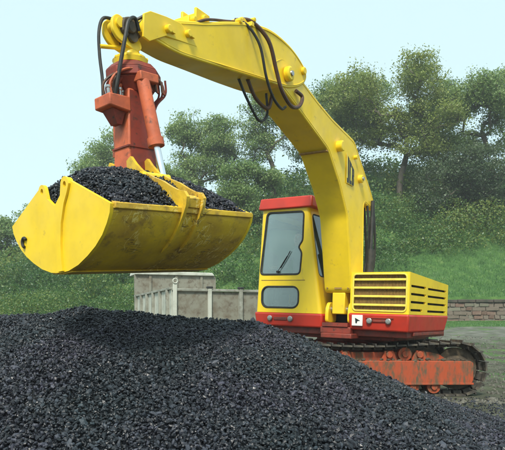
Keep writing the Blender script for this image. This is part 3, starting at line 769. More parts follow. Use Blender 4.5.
# black sheet painting the unlit inside behind the louvres, radiator fins behind the bars
MB().box(HX1 - .10, HX1 - .06, .12, HL - .06, HZ0 + .01, HZ1 - .16).build('louvre_shade_sheet', 'black', hood)
MB().box(.25, 1.05, .10, .14, HZ0 + .01, HZ1 - .045).build('radiator', 'black', hood)
fin = MB()
x = .272
while x < 1.07:
    fin.box(x, x + .011, .036, .060, 1.27, 1.83); x += .0215
for k in range(14):
    z = 1.30 + k * .038; fin.box(.262, 1.068, .0605, .070, z, z + .010)
fin.build('radiator_fins', 'brown_mesh', hood)
barm = MB().box(-.405, .405, -.014, .012, -.0165, .0165).mesh('grille_bar', 'yellow_pale')
for z in (1.742, 1.622, 1.497, 1.372):
    o = inst('grille_bar', barm, hood, Matrix.Translation((.667, .012, z))); bb = o.modifiers.new('bevel', 'BEVEL'); bb.width = .006; bb.segments = 2
MB().tube([(p, -.004, q_) for p, q_ in op], .013, 6, closed=True).build('grille_frame', 'yellow_pale', hood)
bb = MB().hexa([(.21, .01, 1.0), (1.105, .01, .985), (1.105, 1.9, .985), (.21, 1.9, 1.0), (.195, -.022, 1.243), (1.125, -.022, 1.243), (1.125, 2.05, 1.243), (.195, 2.05, 1.243)])
bumper = bb.build('hood_bumper', 'red', hood, .028, 3)
MB().box(1.0, 1.10, .3, 1.9, .93, .985).build('side_step', 'dark_red', hood, .01)
for x in (.535, .825): lamp(x, 1.135, -.013, hood, .034)
MB().box(.58, .785, -.024, .0, 1.12, 1.158).build('lamp_slot', 'dark_red', hood, .008)
bd = MB().box(.262, .43, -.030, -.008, 1.058, 1.218).build('badge_plate', 'white', hood, .004)
MB().prism([(.315, 1.175), (.395, 1.135), (.352, 1.128), (.345, 1.095), (.325, 1.098)], -.034, -.0305, XZ).build('badge_mark', 'ink', bd)
MB().tube([(.48, -.026, 1.18), (.9, -.026, 1.18)], .006, 6).build('lamp_rail', 'dark_red', hood)

# boom ---------------------------------------------------------------
boom = empty('boom'); boom.parent = ex
BW = .22
prof = roundpoly([(.02, 1.545), (.47, 1.545), (.40, 2.96), (.78, 2.88), (.83, 2.99), (.66, 3.18), (.18, 3.60), (-.03, 3.79), (-.80, 3.90), (-1.25, 4.00), (-1.75, 4.14),
                  (-2.2, 4.24), (-2.40, 4.12), (-2.36, 3.93), (-1.65, 3.70), (-.90, 3.445), (-.50, 3.04), (-.225, 2.66)], .08, 4)
MB().prism(prof, -BW, BW, YZ).build('boom_beam', 'yellow', boom, .012, 2)
MB().box(-BW + .004, BW - .004, -.94, -.86, 3.425, 3.445).build('weld_strip', 'brown_mesh', boom)
def inset(loop, d):
    out = []; m = len(loop); ar = sum(loop[i][0] * loop[(i + 1) % m][1] - loop[(i + 1) % m][0] * loop[i][1] for i in range(m)); sg = 1 if ar > 0 else -1
    for i in range(m):
        a, b_, c = Vector(loop[i - 1]), Vector(loop[i]), Vector(loop[(i + 1) % m]); t = (c - a)
        if t.length < 1e-6: continue
        t.normalize(); out.append((b_.x - t.y * d * sg, b_.y + t.x * d * sg))
    return out
for s in (-1, 1):
    MB().tube([(s * (BW - .001), p, q_) for p, q_ in inset(prof, .035)], .0065, 5, closed=True).build('weld_bead', 'yellow', boom)
def pin(x0, x1, y, z, r, parent, m='yellow', name='pin'):
    s = 1 if x1 > x0 else -1
    g = MB().lathe([(0, r), (abs(x1 - x0) - r * .15, r), (abs(x1 - x0), r * .8)], (x0, y, z), (s, 0, 0), 20).build(name, m, parent)
    return g
for s in (-1, 1):
    pin(s * BW, s * (BW + .085), -.60, 3.57, .075, boom)
    g = pin(s * BW, s * (BW + .06), .18, 3.27, .06, boom)
    MB().lathe([(0, .028), (.02, .026)], (s * (BW + .0595), .18, 3.27), (s, 0, 0), 12).build('bolt', 'steel', g)
pin(BW, BW + .05, -.02, 3.55, .03, boom)
# tongue, foot brackets and black plate painting the recess's shade at the boom's heel
MB().box(-.10, .11, .04, .34, 1.22, 1.55).build('heel_tongue', 'yellow', boom, .015)
for x in (-.205, .165):
    MB().prism(roundpoly([(.02, 1.09), (.32, 1.09), (.32, 1.30), (.20, 1.40), (.08, 1.40), (.02, 1.28)], .06), x, x + .055, YZ).build('heel_bracket', 'yellow', boom, .008)
MB().cyl((-.24, .15, 1.29), (.24, .15, 1.29), .05, 18).build('heel_pin', 'steel', boom)
MB().box(-.235, .20, .36, .42, 1.02, 1.56).build('heel_shade_plate', 'black', boom)
MB().box(-.22, .20, -.04, .36, 1.035, 1.09).build('heel_base', 'dark_red', boom)
MB().box(-.05, .07, -.118, -.112, 1.60, 1.625).build('name_plate', 'brown_mesh', boom).location = (0, .12, 0)
for x in (-.17, .17): MB().lathe([(0, .014), (.012, .012)], (x, .008, 1.615), (0, -1, 0), 10).build('bolt', 'brown_mesh', boom)
# lettering on the near web
def logo(u, v, d): return (BW + d, -.30 + .24 * u - .02 * v * (1 - u), 3.13 + v * (.40 - .17 * u) - .01 * u)
lp_ = MB().panel([(-.05, -.025), (1.05, -.025), (1.05, 1.03), (-.02, 1.04)], [], .0125, .0155, lambda p, q_, d: logo(p, q_, d)).build('lettering_plate', 'yellow_pale', boom)
def letter(loop, holes=[]):
    MB().panel(loop, holes, .0158, .0195, logo).build('letter', 'ink', lp_, smooth=False)
letter([(.0, .16), (.0, .0), (.26, .0), (.29, .10), (.29, 1.0), (.13, 1.0), (.13, .16)])
letter([(.36, .0), (.64, .0), (.64, .17), (.50, .17), (.50, .83), (.64, .83), (.64, 1.0), (.36, 1.0)])
letter([(.71, .0), (.96, .0), (1.0, .08), (1.0, .42), (.95, .5), (1.0, .58), (1.0, .92), (.96, 1.0), (.71, 1.0)], [[(.83, .15), (.89, .15), (.89, .41), (.83, .41)], [(.83, .59), (.89, .59), (.89, .85), (.83, .85)]])
# lift rams behind the boom
for x in (-.27, .27):
    r_ = MB().cyl((x, .52, 1.15), (x, .60, 2.25), .06, 18).build('lift_ram', 'rubber', boom)
    MB().cyl((x, .60, 2.24), (x * .95, .66, 3.02), .030, 14).build('ram_rod', 'rubber', r_)
for k, (x, y) in enumerate(((.20, .56), (.26, .66), (.12, .62))):
    MB().tube(spline([(x, y, 2.98), (x + .02, y + .05, 2.6), (x, y + .09 + .04 * k, 2.1), (x - .03, y + .06, 1.7), (x - .05, y + .2, 1.5)]), .02, 8).build('hose', 'rubber', boom)

# dipper arm -------------------------------------------------------------
dip = empty('dipper_arm'); dip.parent = ex
dp = roundpoly([(-4.44, 3.62), (-4.41, 3.78), (-4.15, 3.86), (-3.57, 4.07), (-3.26, 4.20), (-2.97, 4.31), (-2.75, 4.37), (-2.57, 4.41), (-2.39, 4.425), (-2.19, 4.42), (-2.0, 4.40), (-1.82, 4.35), (-1.66, 4.28), (-1.60, 4.19), (-1.66, 4.09),
                (-1.80, 4.00), (-2.05, 3.90), (-2.40, 3.84), (-2.97, 3.755), (-3.60, 3.665), (-3.95, 3.615)], .13, 4)
def dw(y): return .135 + (.238 - .135) * float(smoothstep(-4.2, -2.3, y))
m_ = MB(); m_.loft([(-dw(p), p, q_) for p, q_ in dp], [(dw(p), p, q_) for p, q_ in dp])
m_.build('dipper_beam', 'yellow', dip, .012, 2)
for s in (-1, 1):
    MB().tube([(s * (dw(p) - .001), p, q_) for p, q_ in inset(dp, .03)], .0065, 5, closed=True).build('weld_bead', 'yellow', dip)
for s in (-1, 1):     # long pointed doubling plate at the tip
    pl = [(-4.44, 3.58), (-4.44, 3.78), (-4.36, 3.835), (-4.15, 3.875), (-3.95, 3.90), (-3.70, 3.775), (-4.15, 3.70), (-4.36, 3.57)]
    MB().prism(pl, s * .137, s * .158, YZ).build('tip_plate', 'yellow', dip, .005)
    for y, z, r_ in ((-4.14, 3.765, .035), (-3.86, 3.835, .033)):
        g = pin(s * .15, s * .20, y, z, r_, dip); MB().box(s * .17 - .015, s * .17 + .015, y + .03, y + .09, z - .012, z + .012).build('pin_lock', 'yellow', g)
    g = pin(s * .238, s * .30, -2.10, 4.05, .085, dip)
    MB().lathe([(0, .035), (.02, .03)], (s * .2995, -2.10, 4.05), (s, 0, 0), 12).build('bolt', 'steel', g)
    pin(s * .238, s * .275, -1.72, 4.22, .045, dip)
pin(-.11, .11, -4.52, 3.64, .05, dip, 'mud_steel', 'tip_pin')
MB().prism(roundpoly([(-4.60, 3.58), (-4.60, 3.70), (-4.50, 3.75), (-4.38, 3.74), (-4.38, 3.60), (-4.52, 3.56)], .04), -.075, .075, YZ).build('tip_tongue', 'mud_steel', dip, .01)
# ram lugs and valve block on the dipper's back
vb = MB(); vb.box(-.09, .09, -4.0, -3.82, 3.93, 4.03); vb.box(-.06, .06, -3.86, -3.72, 4.0, 4.12); vb.cyl((-.13, -3.78, 4.08), (.13, -3.78, 4.08), .035, 12)
vb.cyl((-.14, -3.95, 4.0), (.14, -3.95, 4.0), .03, 12); vb.box(.07, .10, -3.9, -3.68, 3.98, 4.15); vb.box(-.10, -.07, -3.9, -3.68, 3.98, 4.15)
vb.build('ram_lug', 'yellow', dip, .008).location = (0, .24, .045)
vb2 = MB(); vb2.box(-.05, .13, -2.98, -2.86, 4.36, 4.44); vb2.cyl((.10, -3.05, 4.36), (.17, -3.05, 4.36), .028, 10); vb2.cyl((.08, -2.82, 4.46), (.19, -2.82, 4.46), .024, 10); vb2.box(.1, .2, -2.9, -2.85, 4.36, 4.41)
vb2.build('hose_clamp', 'yellow', dip, .006).location = (.05, 0, -.07)
def hose(pts, r, m, parent, n=7): return MB().tube(spline(pts, n), r, 8).build('hose', m, parent)
hose([(.10, -3.07, 4.29), (.20, -2.95, 4.30), (.29, -2.80, 4.12), (.30, -2.66, 3.82), (.30, -2.50, 3.64), (.28, -2.28, 3.585), (.24, -2.12, 3.66)], .016, 'rubber', dip)
hose([(.10, -3.0, 4.34), (.20, -2.84, 4.37), (.29, -2.62, 4.23), (.30, -2.45, 3.96), (.31, -2.33, 3.77), (.30, -2.09, 3.67), (.28, -1.86, 3.74), (.27, -1.77, 3.88), (.25, -1.90, 3.92)], .023, 'hose_brown', dip)
hose([(.06, -2.85, 3.78), (.10, -2.72, 3.58), (.10, -2.47, 3.42), (.08, -2.27, 3.55), (.06, -2.27, 3.80)], .016, 'rubber', dip)
hose([(.12, -2.76, 3.79), (.13, -2.60, 3.63), (.12, -2.32, 3.60), (.10, -2.20, 3.80)], .022, 'hose_brown', dip)
hose([(.13, -3.72, 4.0), (.16, -3.55, 4.10), (.13, -3.2, 4.24), (.12, -3.05, 4.30)], .014, 'hose_brown', dip)

# crawler tracks -----------------------------------------------------------
TR, TL, TW, PITCH = .385, 3.50, .50, .158
shoe = MB().box(-.072, .072, -TW / 2, TW / 2, -.012, .012)
shoe.box(-.072, -.052, -TW / 2 + .004, TW / 2 - .004, .012, .040); shoe.box(-.060, .060, -.11, -.05, -.06, -.012); shoe.box(-.060, .060, .05, .11, -.06, -.012)
shoe_me = shoe.mesh('track_shoe', 'shoe', smooth=False)
def track_path():
    h_ = TL / 2 - TR; pts = []
    n = 60
    for k in range(n): x = -h_ + 2 * h_ * k / n; pts.append((x, TR + TR - .045 * math.sin(math.pi * k / n) ** 2))
    for k in range(30): a = math.pi / 2 - math.pi * k / 30; pts.append((h_ + TR * math.cos(a), TR + TR * math.sin(a)))
    for k in range(n): pts.append((h_ - 2 * h_ * k / n, 0))
    for k in range(30): a = -math.pi / 2 - math.pi * k / 30; pts.append((-h_ + TR * math.cos(a), TR + TR * math.sin(a)))
    return pts
tp = np.array(track_path() + [track_path()[0]]); sl = np.concatenate([[0], np.cumsum(np.linalg.norm(np.diff(tp, axis=0), axis=1))])
def make_track(cx, cy, yaw, side):
    M = EXI @ Matrix.Translation((cx, cy, 0.015)) @ Matrix.Rotation(R_(yaw), 4, 'Z')
    tr = empty('crawler_track'); tr.parent = ex; tr.matrix_local = M
    n = int(sl[-1] / PITCH)
    for k in range(n):
        s = (k + .5) * sl[-1] / n
        x, z = np.interp(s, sl, tp[:, 0]), np.interp(s, sl, tp[:, 1]); x2, z2 = np.interp(min(s + .02, sl[-1]), sl, tp[:, 0]), np.interp(min(s + .02, sl[-1]), sl, tp[:, 1])
        ang = math.atan2(z2 - z, x2 - x)
        inst('track_shoe', shoe_me, tr, Matrix.Translation((x, 0, z + .0)) @ Matrix.Rotation(-ang, 4, 'Y') )
    s = side
    fm = MB(); y0, y1 = sorted((s * .10, s * .235))
    fm.prism(roundpoly([(-1.52, .17), (1.53, .17), (1.56, .22), (1.56, .48), (1.52, .505), (.2, .515), (-1.4, .505), (-1.55, .4)], .03), y0, y1, XZ)
    fm.box(-1.3, 1.3, -.16, .16, .30, .46)
    ub = MB().prism(roundpoly([(-1.25, .506), (1.22, .506), (1.10, .60), (.95, .635), (-1.0, .635)], .03), *sorted((s * .03, s * .09)), XZ); ub.build('upper_beam', 'track_orange', tr, .008)
    fm.build('track_frame', 'track_orange', tr, .01)
    MB().box(-1.5, 1.56, y0 - .012 if s < 0 else y0, y1 if s < 0 else y1 + .012, .155, .185).build('frame_flange', 'track_orange', tr, .006)
    for hx__, nm in ((TL / 2 - TR, 'idler_wheel'), (-TL / 2 + TR, 'sprocket')):
        MB().lathe([(-.14, .10), (-.14, .16), (-.05, .22), (-.05, .315), (.05, .315), (.05, .22), (.14, .16), (.14, .10)], (hx__, 0, TR), (0, 1, 0), 28).build(nm, 'mud_steel', tr)
    rl = MB().lathe([(-.15, .05), (-.15, .10), (-.06, .10), (-.06, .075), (.06, .075), (.06, .10), (.15, .10), (.15, .05), (.18, .045)], (0, 0, 0), (0, s, 0), 20).mesh('track_roller', 'track_orange')
    for x in (-.95, -.62, -.3, .02, .34, .66, .98): inst('track_roller', rl, tr, Matrix.Translation((x, s * .04, .125)))
    for x in (-.75, .55): inst('carrier_roller', rl, tr, Matrix.Translation((x, s * .03, .61)))
    for x in (-1.0, -.35, .32, .78):
        bk = MB().prism(roundpoly([(x - .13, .50), (x + .13, .50), (x + .07, .66), (x - .06, .66)], .03), s * .12 - .03, s * .12 + .03, XZ); bk.cyl((x, s * .09, .60), (x, s * .19, .60), .05, 14)
        bk.build('roller_bracket', 'track_orange', tr, .006)
    mudm = MB()                               # caked mud along the frame's ledge
    qq = random.Random(int(cy * 100))
    for k in range(150):
        x = qq.uniform(-1.45, 1.5); r_ = qq.uniform(.010, .034); z = .505 + qq.uniform(-.01, .03); yy = s * qq.uniform(.08, .22)
        V = ICO * r_ * np.array([1.2, .9, .8]) * np.array([[qq.uniform(.7, 1.2)] for _ in range(12)]) + np.array([x, yy, z]); mudm.add(V.tolist(), ICF.tolist())
    o = mudm.build('caked_mud', 'mud_steel', tr, smooth=False); o['kind'] = 'stuff'
    return tr
t_near = make_track(1.71, 9.00, 2.0, -1)
t_far = make_track(1.77, 10.95, 2.0, 1)
cb = MB().box(.75, 2.6, 9.2, 10.75, .36, .60); cb.box(1.2, 2.2, 9.3, 10.6, .55, .70)
o = cb.build('carbody', 'dark_red', ex, .02); o.matrix_local = EXI

# ------------------------------------------------------------------ operator in the cab
def make_person():
    J = {}; V, E, Rr = [], [], []
    def add(n, p, r, par=None, ry=None):
        J[n] = len(V); V.append(p); Rr.append((r, ry or r))
        if par: E.append((J[par], J[n]))
    X0 = -1.01
    add('pelvis', (X0, .86, 1.74), .135, None, .12)
    add('belly', (X0, .87, 1.90), .13, 'pelvis', .105); add('chest', (X0, .85, 2.10), .155, 'belly', .115); add('upper', (X0, .83, 2.24), .12, 'chest', .09)
    add('neck', (X0, .80, 2.33), .052, 'upper'); add('jaw', (X0, .775, 2.41), .066, 'neck', .078); add('head', (X0, .78, 2.49), .082, 'jaw', .094); add('crown', (X0, .79, 2.56), .062, 'head', .07)
    add('nose', (X0, .672, 2.455), .012, 'jaw')
    for s, tgt in ((-1, -1.29), (1, -.49)):
        k = 'l' if s < 0 else 'r'
        add(k + 'sh', (X0 + s * .19, .84, 2.21), .066, 'upper'); add(k + 'el', (X0 + s * .25, .76, 1.96), .048, k + 'sh')
        add(k + 'wr', (X0 + s * .285, .56, 1.965), .029, k + 'el', .024); add(k + 'pa', (X0 + s * .305, .50, 1.975), .034, k + 'wr', .020)
        for i, (dx, ln) in enumerate(((-.026, .060), (-.009, .068), (.009, .064), (.025, .052))):
            add(k + 'f%d' % i, (X0 + s * .315 + dx, .462, 1.978), .0095, k + 'pa'); add(k + 'g%d' % i, (X0 + s * .32 + dx, .445, 1.978 - ln * .55), .0088, k + 'f%d' % i); add(k + 'h%d' % i, (X0 + s * .32 + dx, .468, 1.978 - ln * .8), .008, k + 'g%d' % i)
        add(k + 't0', (X0 + s * .275, .49, 1.962), .011, k + 'pa'); add(k + 't1', (X0 + s * .295, .462, 1.945), .009, k + 't0')
        add(k + 'hip', (X0 + s * .10, .80, 1.73), .095, 'pelvis'); add(k + 'kn', (X0 + s * .15, .46, 1.76), .062, k + 'hip'); add(k + 'an', (X0 + s * .15, .37, 1.40), .042, k + 'kn'); add(k + 'hl', (X0 + s * .15, .37, 1.355), .045, k + 'an', .035); add(k + 'to', (X0 + s * .16, .25, 1.345), .036, k + 'hl', .026)
    me = bpy.data.meshes.new('person'); me.from_pydata(V, E, [])
    o = bpy.data.objects.new('person_tmp', me); C.objects.link(o)
    o.modifiers.new('skin', 'SKIN'); ss = o.modifiers.new('sub', 'SUBSURF'); ss.levels = 2; ss.render_levels = 2
    sk = me.skin_vertices[0].data
    for i, r in enumerate(Rr): sk[i].radius = r
    sk[0].use_root = True
    dg = bpy.context.evaluated_depsgraph_get(); pm = bpy.data.meshes.new_from_object(o.evaluated_get(dg)); bpy.data.objects.remove(o)
    pm.materials.clear()
    for m in ('skin', 'jacket', 'trousers', 'vinyl'): pm.materials.append(MAT[m])
    for p in pm.polygons:
        c = p.center; p.material_index = 0 if (c.z > 2.345 or (c.y < .545 and abs(c.x - X0) > .24 and c.z > 1.88)) else (3 if c.z < 1.40 else (2 if c.z < 1.83 else 1))
    pm.shade_smooth()
    pr = bpy.data.objects.new('person', pm); C.objects.link(pr); pr.matrix_world = EX @ Matrix.Translation((0, -.20, 0))
    hr = MB()
    hv = ICO * np.array([.090, .102, .075]) + np.array([X0, .808, 2.535]); hr.add(hv.tolist(), ICF.tolist())
    ho = hr.build('hair', 'hair', pr); sb = ho.modifiers.new('s', 'SUBSURF'); sb.levels = sb.render_levels = 2
    for s in (-1, 1):
        MB().lathe([(0, .003), (.006, .011), (.012, .003)], (X0 + s * .032, .700, 2.487), (0, -1, 0), 10).build('eye', 'eye', pr)
        MB().lathe([(0, .010), (.006, .024), (.014, .016)], (X0 + s * .078, .785, 2.465), (s, 0, 0), 10).build('ear', 'skin', pr)
    MB().box(X0 - .022, X0 + .022, .690, .705, 2.412, 2.418).build('mouth', 'dark_red', pr)
    return pr
person = make_person()
tag(person, 'person in grey jacket seated at the levers behind the cab windscreen', 'person')

# ------------------------------------------------------------------ clamshell grab
aw = Vector((.6816, .7317, 0)); tau = R_(4.5)
A_ = aw * math.cos(tau) + Vector((0, 0, math.sin(tau))); U_ = -aw * math.sin(tau) + Vector((0, 0, math.cos(tau))); W_ = Vector((aw.y, -aw.x, 0))
GS = .976
GM = Matrix(((A_.x * GS, W_.x * GS, U_.x * GS, -1.035), (A_.y * GS, W_.y * GS, U_.y * GS, 5.31), (A_.z * GS, W_.z * GS, U_.z * GS, 1.549), (0, 0, 0, 1)))
# (a, w, u) is left-handed as written (a x w = -u): mirror by building with y = -w
GM = GM @ Matrix.Diagonal((1, -1, 1, 1))
gr = empty('clamshell_grab', GM); tag(gr, 'yellow clamshell grab on red column hanging from the dipper, full of coal', 'grab')
WU = lambda p, q_, d: (d, -p, q_)        # outline in (w, u), pushed along a
AU = lambda p, q_, d: (p, -d, q_)        # outline in (a, u), pushed along w
ARC = [(0, 0), (.14, .012), (.29, .05), (.43, .11), (.55, .175), (.65, .25), (.72, .33), (.765, .40), (.78, .465)]
HLg = .765
LUG = [(.26, .71)] + [(.20 + .058 * math.cos(a), .69 + .058 * math.sin(a)) for a in np.linspace(.35, 2.75, 9)] + [(.12, .62), (.055, .575), (.0, .545)]
for s in (1, -1):
    jaw = empty('clam_jaw'); jaw.parent = gr
    sc_ = lambda pts: [(s * p, q_) for p, q_ in pts]
    g_ = .004
    hole = [(.20 + .022 * math.cos(a), .69 + .026 * math.sin(a)) for a in np.linspace(0, 2 * math.pi, 13)[:-1]]
    outl = [(max(p, g_), q_) for p, q_ in ARC + LUG]
    for e in (-1, 1):
        MB().panel(sc_(outl), [sc_(hole)], e * HLg, e * (HLg - .03), WU).build('end_plate', 'yellow', jaw, ang=20)
        if s > 0:
            db = [(.006, .012), (.075, .015), (.068, .12), (.075, .24), (.105, .40), (.17, .55), (.225, .625), (.262, .69)] + [(.20 + .060 * math.cos(a), .692 + .060 * math.sin(a)) for a in np.linspace(.0, 2.75, 9)] + [(.12, .615), (.055, .565), (.006, .53)]
            MB().panel(sc_(db), [sc_(hole)], e * (HLg + .0005), e * (HLg + .020), WU).build('doubler_plate', 'yellow', jaw, ang=20)
        else:
            db = [(.006, .004), (.05, .006), (.035, .2), (.03, .40), (.006, .52)]
            MB().panel(sc_(db), [], e * (HLg + .0005), e * (HLg + .010), WU).build('edge_strip', 'yellow', jaw, ang=20)
    # curved shell with thickness, following the arc
    P = spline([(p, q_, 0) for p, q_ in ARC], 4)
    inner = [(p.x - .022 * p.x / .78, p.y + .022) for p in P]
    sh = MB(); nA = 24
    out_ = [(max(p.x, .004), p.y) for p in P]; loop = out_ + [(max(p, .004), q_) for p, q_ in reversed(inner)]
    rows = []
    qd = np.random.default_rng(90 + s)
    for k in range(nA + 1):
        a = -HLg + .03 + (2 * HLg - .06) * k / nA
        rows.append([WU(s * p, q_, a) for p, q_ in loop])
    V = [v for r in rows for v in r]; n = len(loop); F = []
    for k in range(nA):
        for i in range(n): F.append((k * n + i, k * n + (i + 1) % n, (k + 1) * n + (i + 1) % n, (k + 1) * n + i))
    V = [(x, y + .005 * math.sin(9 * x + 3 * z) * s, z + .004 * math.sin(7 * x + 1.3)) for x, y, z in V]
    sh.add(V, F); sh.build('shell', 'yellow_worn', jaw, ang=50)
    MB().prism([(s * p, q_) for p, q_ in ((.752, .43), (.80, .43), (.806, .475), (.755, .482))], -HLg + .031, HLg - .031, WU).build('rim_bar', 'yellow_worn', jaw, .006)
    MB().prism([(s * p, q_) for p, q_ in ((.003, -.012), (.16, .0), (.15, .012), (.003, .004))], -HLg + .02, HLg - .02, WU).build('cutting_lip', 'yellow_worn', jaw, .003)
    # hinge arms: curved plates from the column head over the load and down the shell
    arm = [(.10, .76), (.10, .97), (.16, 1.0), (.22, .93), (.30, .86), (.44, .78), (.58, .72), (.68, .66), (.76, .62), (.84, .60), (.875, .55), (.855, .48), (.805, .40), (.752, .33),
           (.685, .245), (.60, .18), (.50, .128), (.56, .20), (.66, .28), (.72, .36), (.74, .44), (.72, .52), (.60, .57), (.42, .63), (.25, .68), (.17, .72)]
    for a in (-.105, .075):
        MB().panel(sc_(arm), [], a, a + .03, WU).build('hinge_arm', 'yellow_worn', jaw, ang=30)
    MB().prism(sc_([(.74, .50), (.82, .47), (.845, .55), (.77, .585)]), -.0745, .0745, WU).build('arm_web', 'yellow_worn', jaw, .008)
    MB().prism(sc_([(.20, .84), (.34, .76), (.36, .79), (.22, .87)]), -.0745, .0745, WU).build('arm_web', 'yellow', jaw, .006)
    MB().cyl(WU(s * .34, .80, -.14), WU(s * .34, .80, .16), .035, 14).build('arm_pin', 'yellow', jaw)
    if s < 0:   # small hooked eye welded near the outer rim
        pts = [WU(-.55 + .035 * math.cos(a), .30 + .04 * math.sin(a), -HLg - .012) for a in np.linspace(.6, 4.6, 12)]
        MB().tube(pts, .014, 8).build('hook_eye', 'rubber', jaw)
# column and head
col = MB()
def rect(a0, a1, w0, w1, u): return [(a0, -w0, u), (a1, -w0, u), (a1, -w1, u), (a0, -w1, u)]
col.loft(rect(-.120, .215, -.125, .125, .60), rect(-.035, .215, -.105, .105, 1.62))
col.build('column', 'orange_red', gr, .014, 2)
for s in (1, -1):        # dark red plates that paint shade onto the column's sides
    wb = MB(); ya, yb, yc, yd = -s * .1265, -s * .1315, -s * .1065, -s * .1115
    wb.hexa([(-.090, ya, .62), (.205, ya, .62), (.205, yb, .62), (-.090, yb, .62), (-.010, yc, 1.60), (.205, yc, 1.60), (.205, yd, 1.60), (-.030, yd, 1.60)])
    wb.build('column_shade_plate', 'dark_red', gr)
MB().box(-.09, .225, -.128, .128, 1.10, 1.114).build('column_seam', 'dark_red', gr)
hd = MB()
oc = lambda r, u, ca=0.11: [(ca + r * math.cos(R_(22.5 + 45 * k)), r * .82 * math.sin(R_(22.5 + 45 * k)), u) for k in range(8)]
hd.loft(oc(.16, 1.60), oc(.25, 1.72), caps=True); hd.loft(oc(.265, 1.722), oc(.265, 1.80)); hd.loft(oc(.262, 1.8005), oc(.20, 1.86))
hd.build('column_head', 'dark_red', gr, .008)
for s in (1, -1):
    rb = MB(); y = -s
    rb.box(.0, .2, *sorted((y * .11, y * .245)), 1.66, 1.74)
    rb.build('ram_bracket', 'orange_red', gr, .01)
    c_ = MB(); a0 = .05
    c_.tube([(a0, y * .185, 1.70), (a0 + .01, y * .195, 1.66), (a0 + .05, y * .265, 1.14)], [.045, .058, .060], 20); c_.tube([(a0 + .05, y * .262, 1.16), (a0 + .053, y * .272, 1.09)], .074, 20)
    cy_ = c_.build('jaw_ram', 'orange_red', gr, ang=40)
    MB().cyl((a0 + .053, y * .270, 1.10), (a0 + .07, y * .325, .79), .031, 16).build('ram_rod', 'chrome', cy_)
# valve box slung on the near end of the head, tapering side gusset under it
vbx = MB(); vbx.hexa([(-.25, -.12, 1.43), (-.03, -.12, 1.40), (-.03, .12, 1.40), (-.25, .12, 1.43), (-.25, -.12, 1.535), (-.03, -.12, 1.535), (-.03, .12, 1.535), (-.25, .12, 1.535)])
vbx.build('valve_box', 'orange_red', gr, .012)
MB().loft([(-.20, -.08, 1.42), (-.07, -.08, 1.40), (-.07, .08, 1.40), (-.20, .08, 1.42)], [(-.14, -.05, 1.30), (-.09, -.05, 1.30), (-.09, .05, 1.30), (-.14, .05, 1.30)]).build('box_gusset', 'dark_red', gr)
gd = MB().prism([(-.32, .12), (-.26, .12), (-.23, .35), (-.24, .72), (-.30, .72)], -.02, .02, AU)
for k in range(9):       # pipes from the valve box up round the head
    a0, w0 = -.23 + .023 * k, (.10 if k % 2 else .02) - .008 * k
    ry = .10 + .03 * (k % 3)
    MB().tube(spline([(a0, -w0, 1.53), (a0 - .01, -w0 - .0, 1.62), (a0 + .05, -w0 - .03, 1.70 + .015 * (k % 4)), (a0 + .18, -(w0 + .07), 1.76 + .008 * k), (a0 + .33, -(.19 - .02 * (k % 3)), 1.72), (a0 + .36, -(.20 - .015 * (k % 3)), 1.60)], 5), .0115, 7).build('pipe', ['hose_brown', 'orange_red', 'dark_red'][k % 3], gr)
for k in range(3): MB().tube(spline([(.34, -.16 + .05 * k, 1.74), (.35, -.14 + .05 * k, 1.62), (.25, -.12 + .04 * k, 1.5), (.20, -.1 + .03 * k, 1.3)], 5), .010, 7).build('pipe', 'dark_red', gr)
for k in range(4): MB().lathe([(0, .016), (.05, .016), (.055, .022), (.075, .022)], (-.23 + .06 * k, -.08 + .05 * (k % 2), 1.53), (0, 0, 1), 10).build('pipe_union', 'steel', gr)
# swivel and link up to the dipper tip
swv = MB().lathe([(0, .15), (.04, .16), (.045, .14), (.065, .14), (.07, .10), (.12, .085), (.17, .08)], (.08, 0, 1.862), (0, 0, 1), 28)
swv.build('swivel', 'yellow', gr)
for k in range(8):
    a = 2 * math.pi * k / 8; MB().lathe([(0, .016), (.016, .014)], (.08 + .148 * math.cos(a), .148 * math.sin(a), 1.902), (0, 0, 1), 6).build('bolt', 'yellow', gr)
lk = roundpoly([(-.02, 2.00), (-.10, 2.03), (-.15, 2.10), (-.145, 2.20), (-.09, 2.25), (-.01, 2.22), (.05, 2.13), (.15, 2.06), (.16, 2.00), (.10, 1.96)], .035)
for w0 in (-.085, .05):
    MB().prism(lk, w0, w0 + .035, AU).build('link_plate', 'yellow', gr, .006)
MB().cyl((-.075, -.11, 2.165), (-.075, .11, 2.165), .042, 18).build('link_pin', 'yellow', gr)
MB().cyl((.05, -.12, 2.07), (.05, .12, 2.07), .045, 18).build('link_pin', 'mud_steel', gr)
MB().box(.01, .15, -.045, .045, 1.95, 2.05).build('knuckle', 'yellow', gr, .015)
MB().cyl((.02, .0, 2.0), (-.21, .03, 1.97), .018, 10).build('hose_arm', 'yellow', gr)
for pts, r_ in (([(.10, -.13, 2.13), (.05, -.15, 2.22), (-.03, -.16, 2.17), (-.08, -.17, 2.03), (-.12, -.15, 1.85), (-.16, -.12, 1.64), (-.17, -.09, 1.535)], .017),
                ([(-.06, .02, 2.24), (-.16, .03, 2.22), (-.205, .04, 2.10), (-.215, .04, 1.9), (-.21, .03, 1.7), (-.22, .02, 1.535)], .015),
                ([(.20, -.12, 2.10), (.24, -.13, 2.22), (.18, -.14, 2.28), (.10, -.10, 2.24), (.02, -.02, 2.23)], .014),
                ([(.17, -.02, 2.22), (.08, .02, 2.27), (-.04, .02, 2.23)], .022)):
    MB().tube(spline(pts, 7), r_, 8).build('hose', 'rubber', gr)

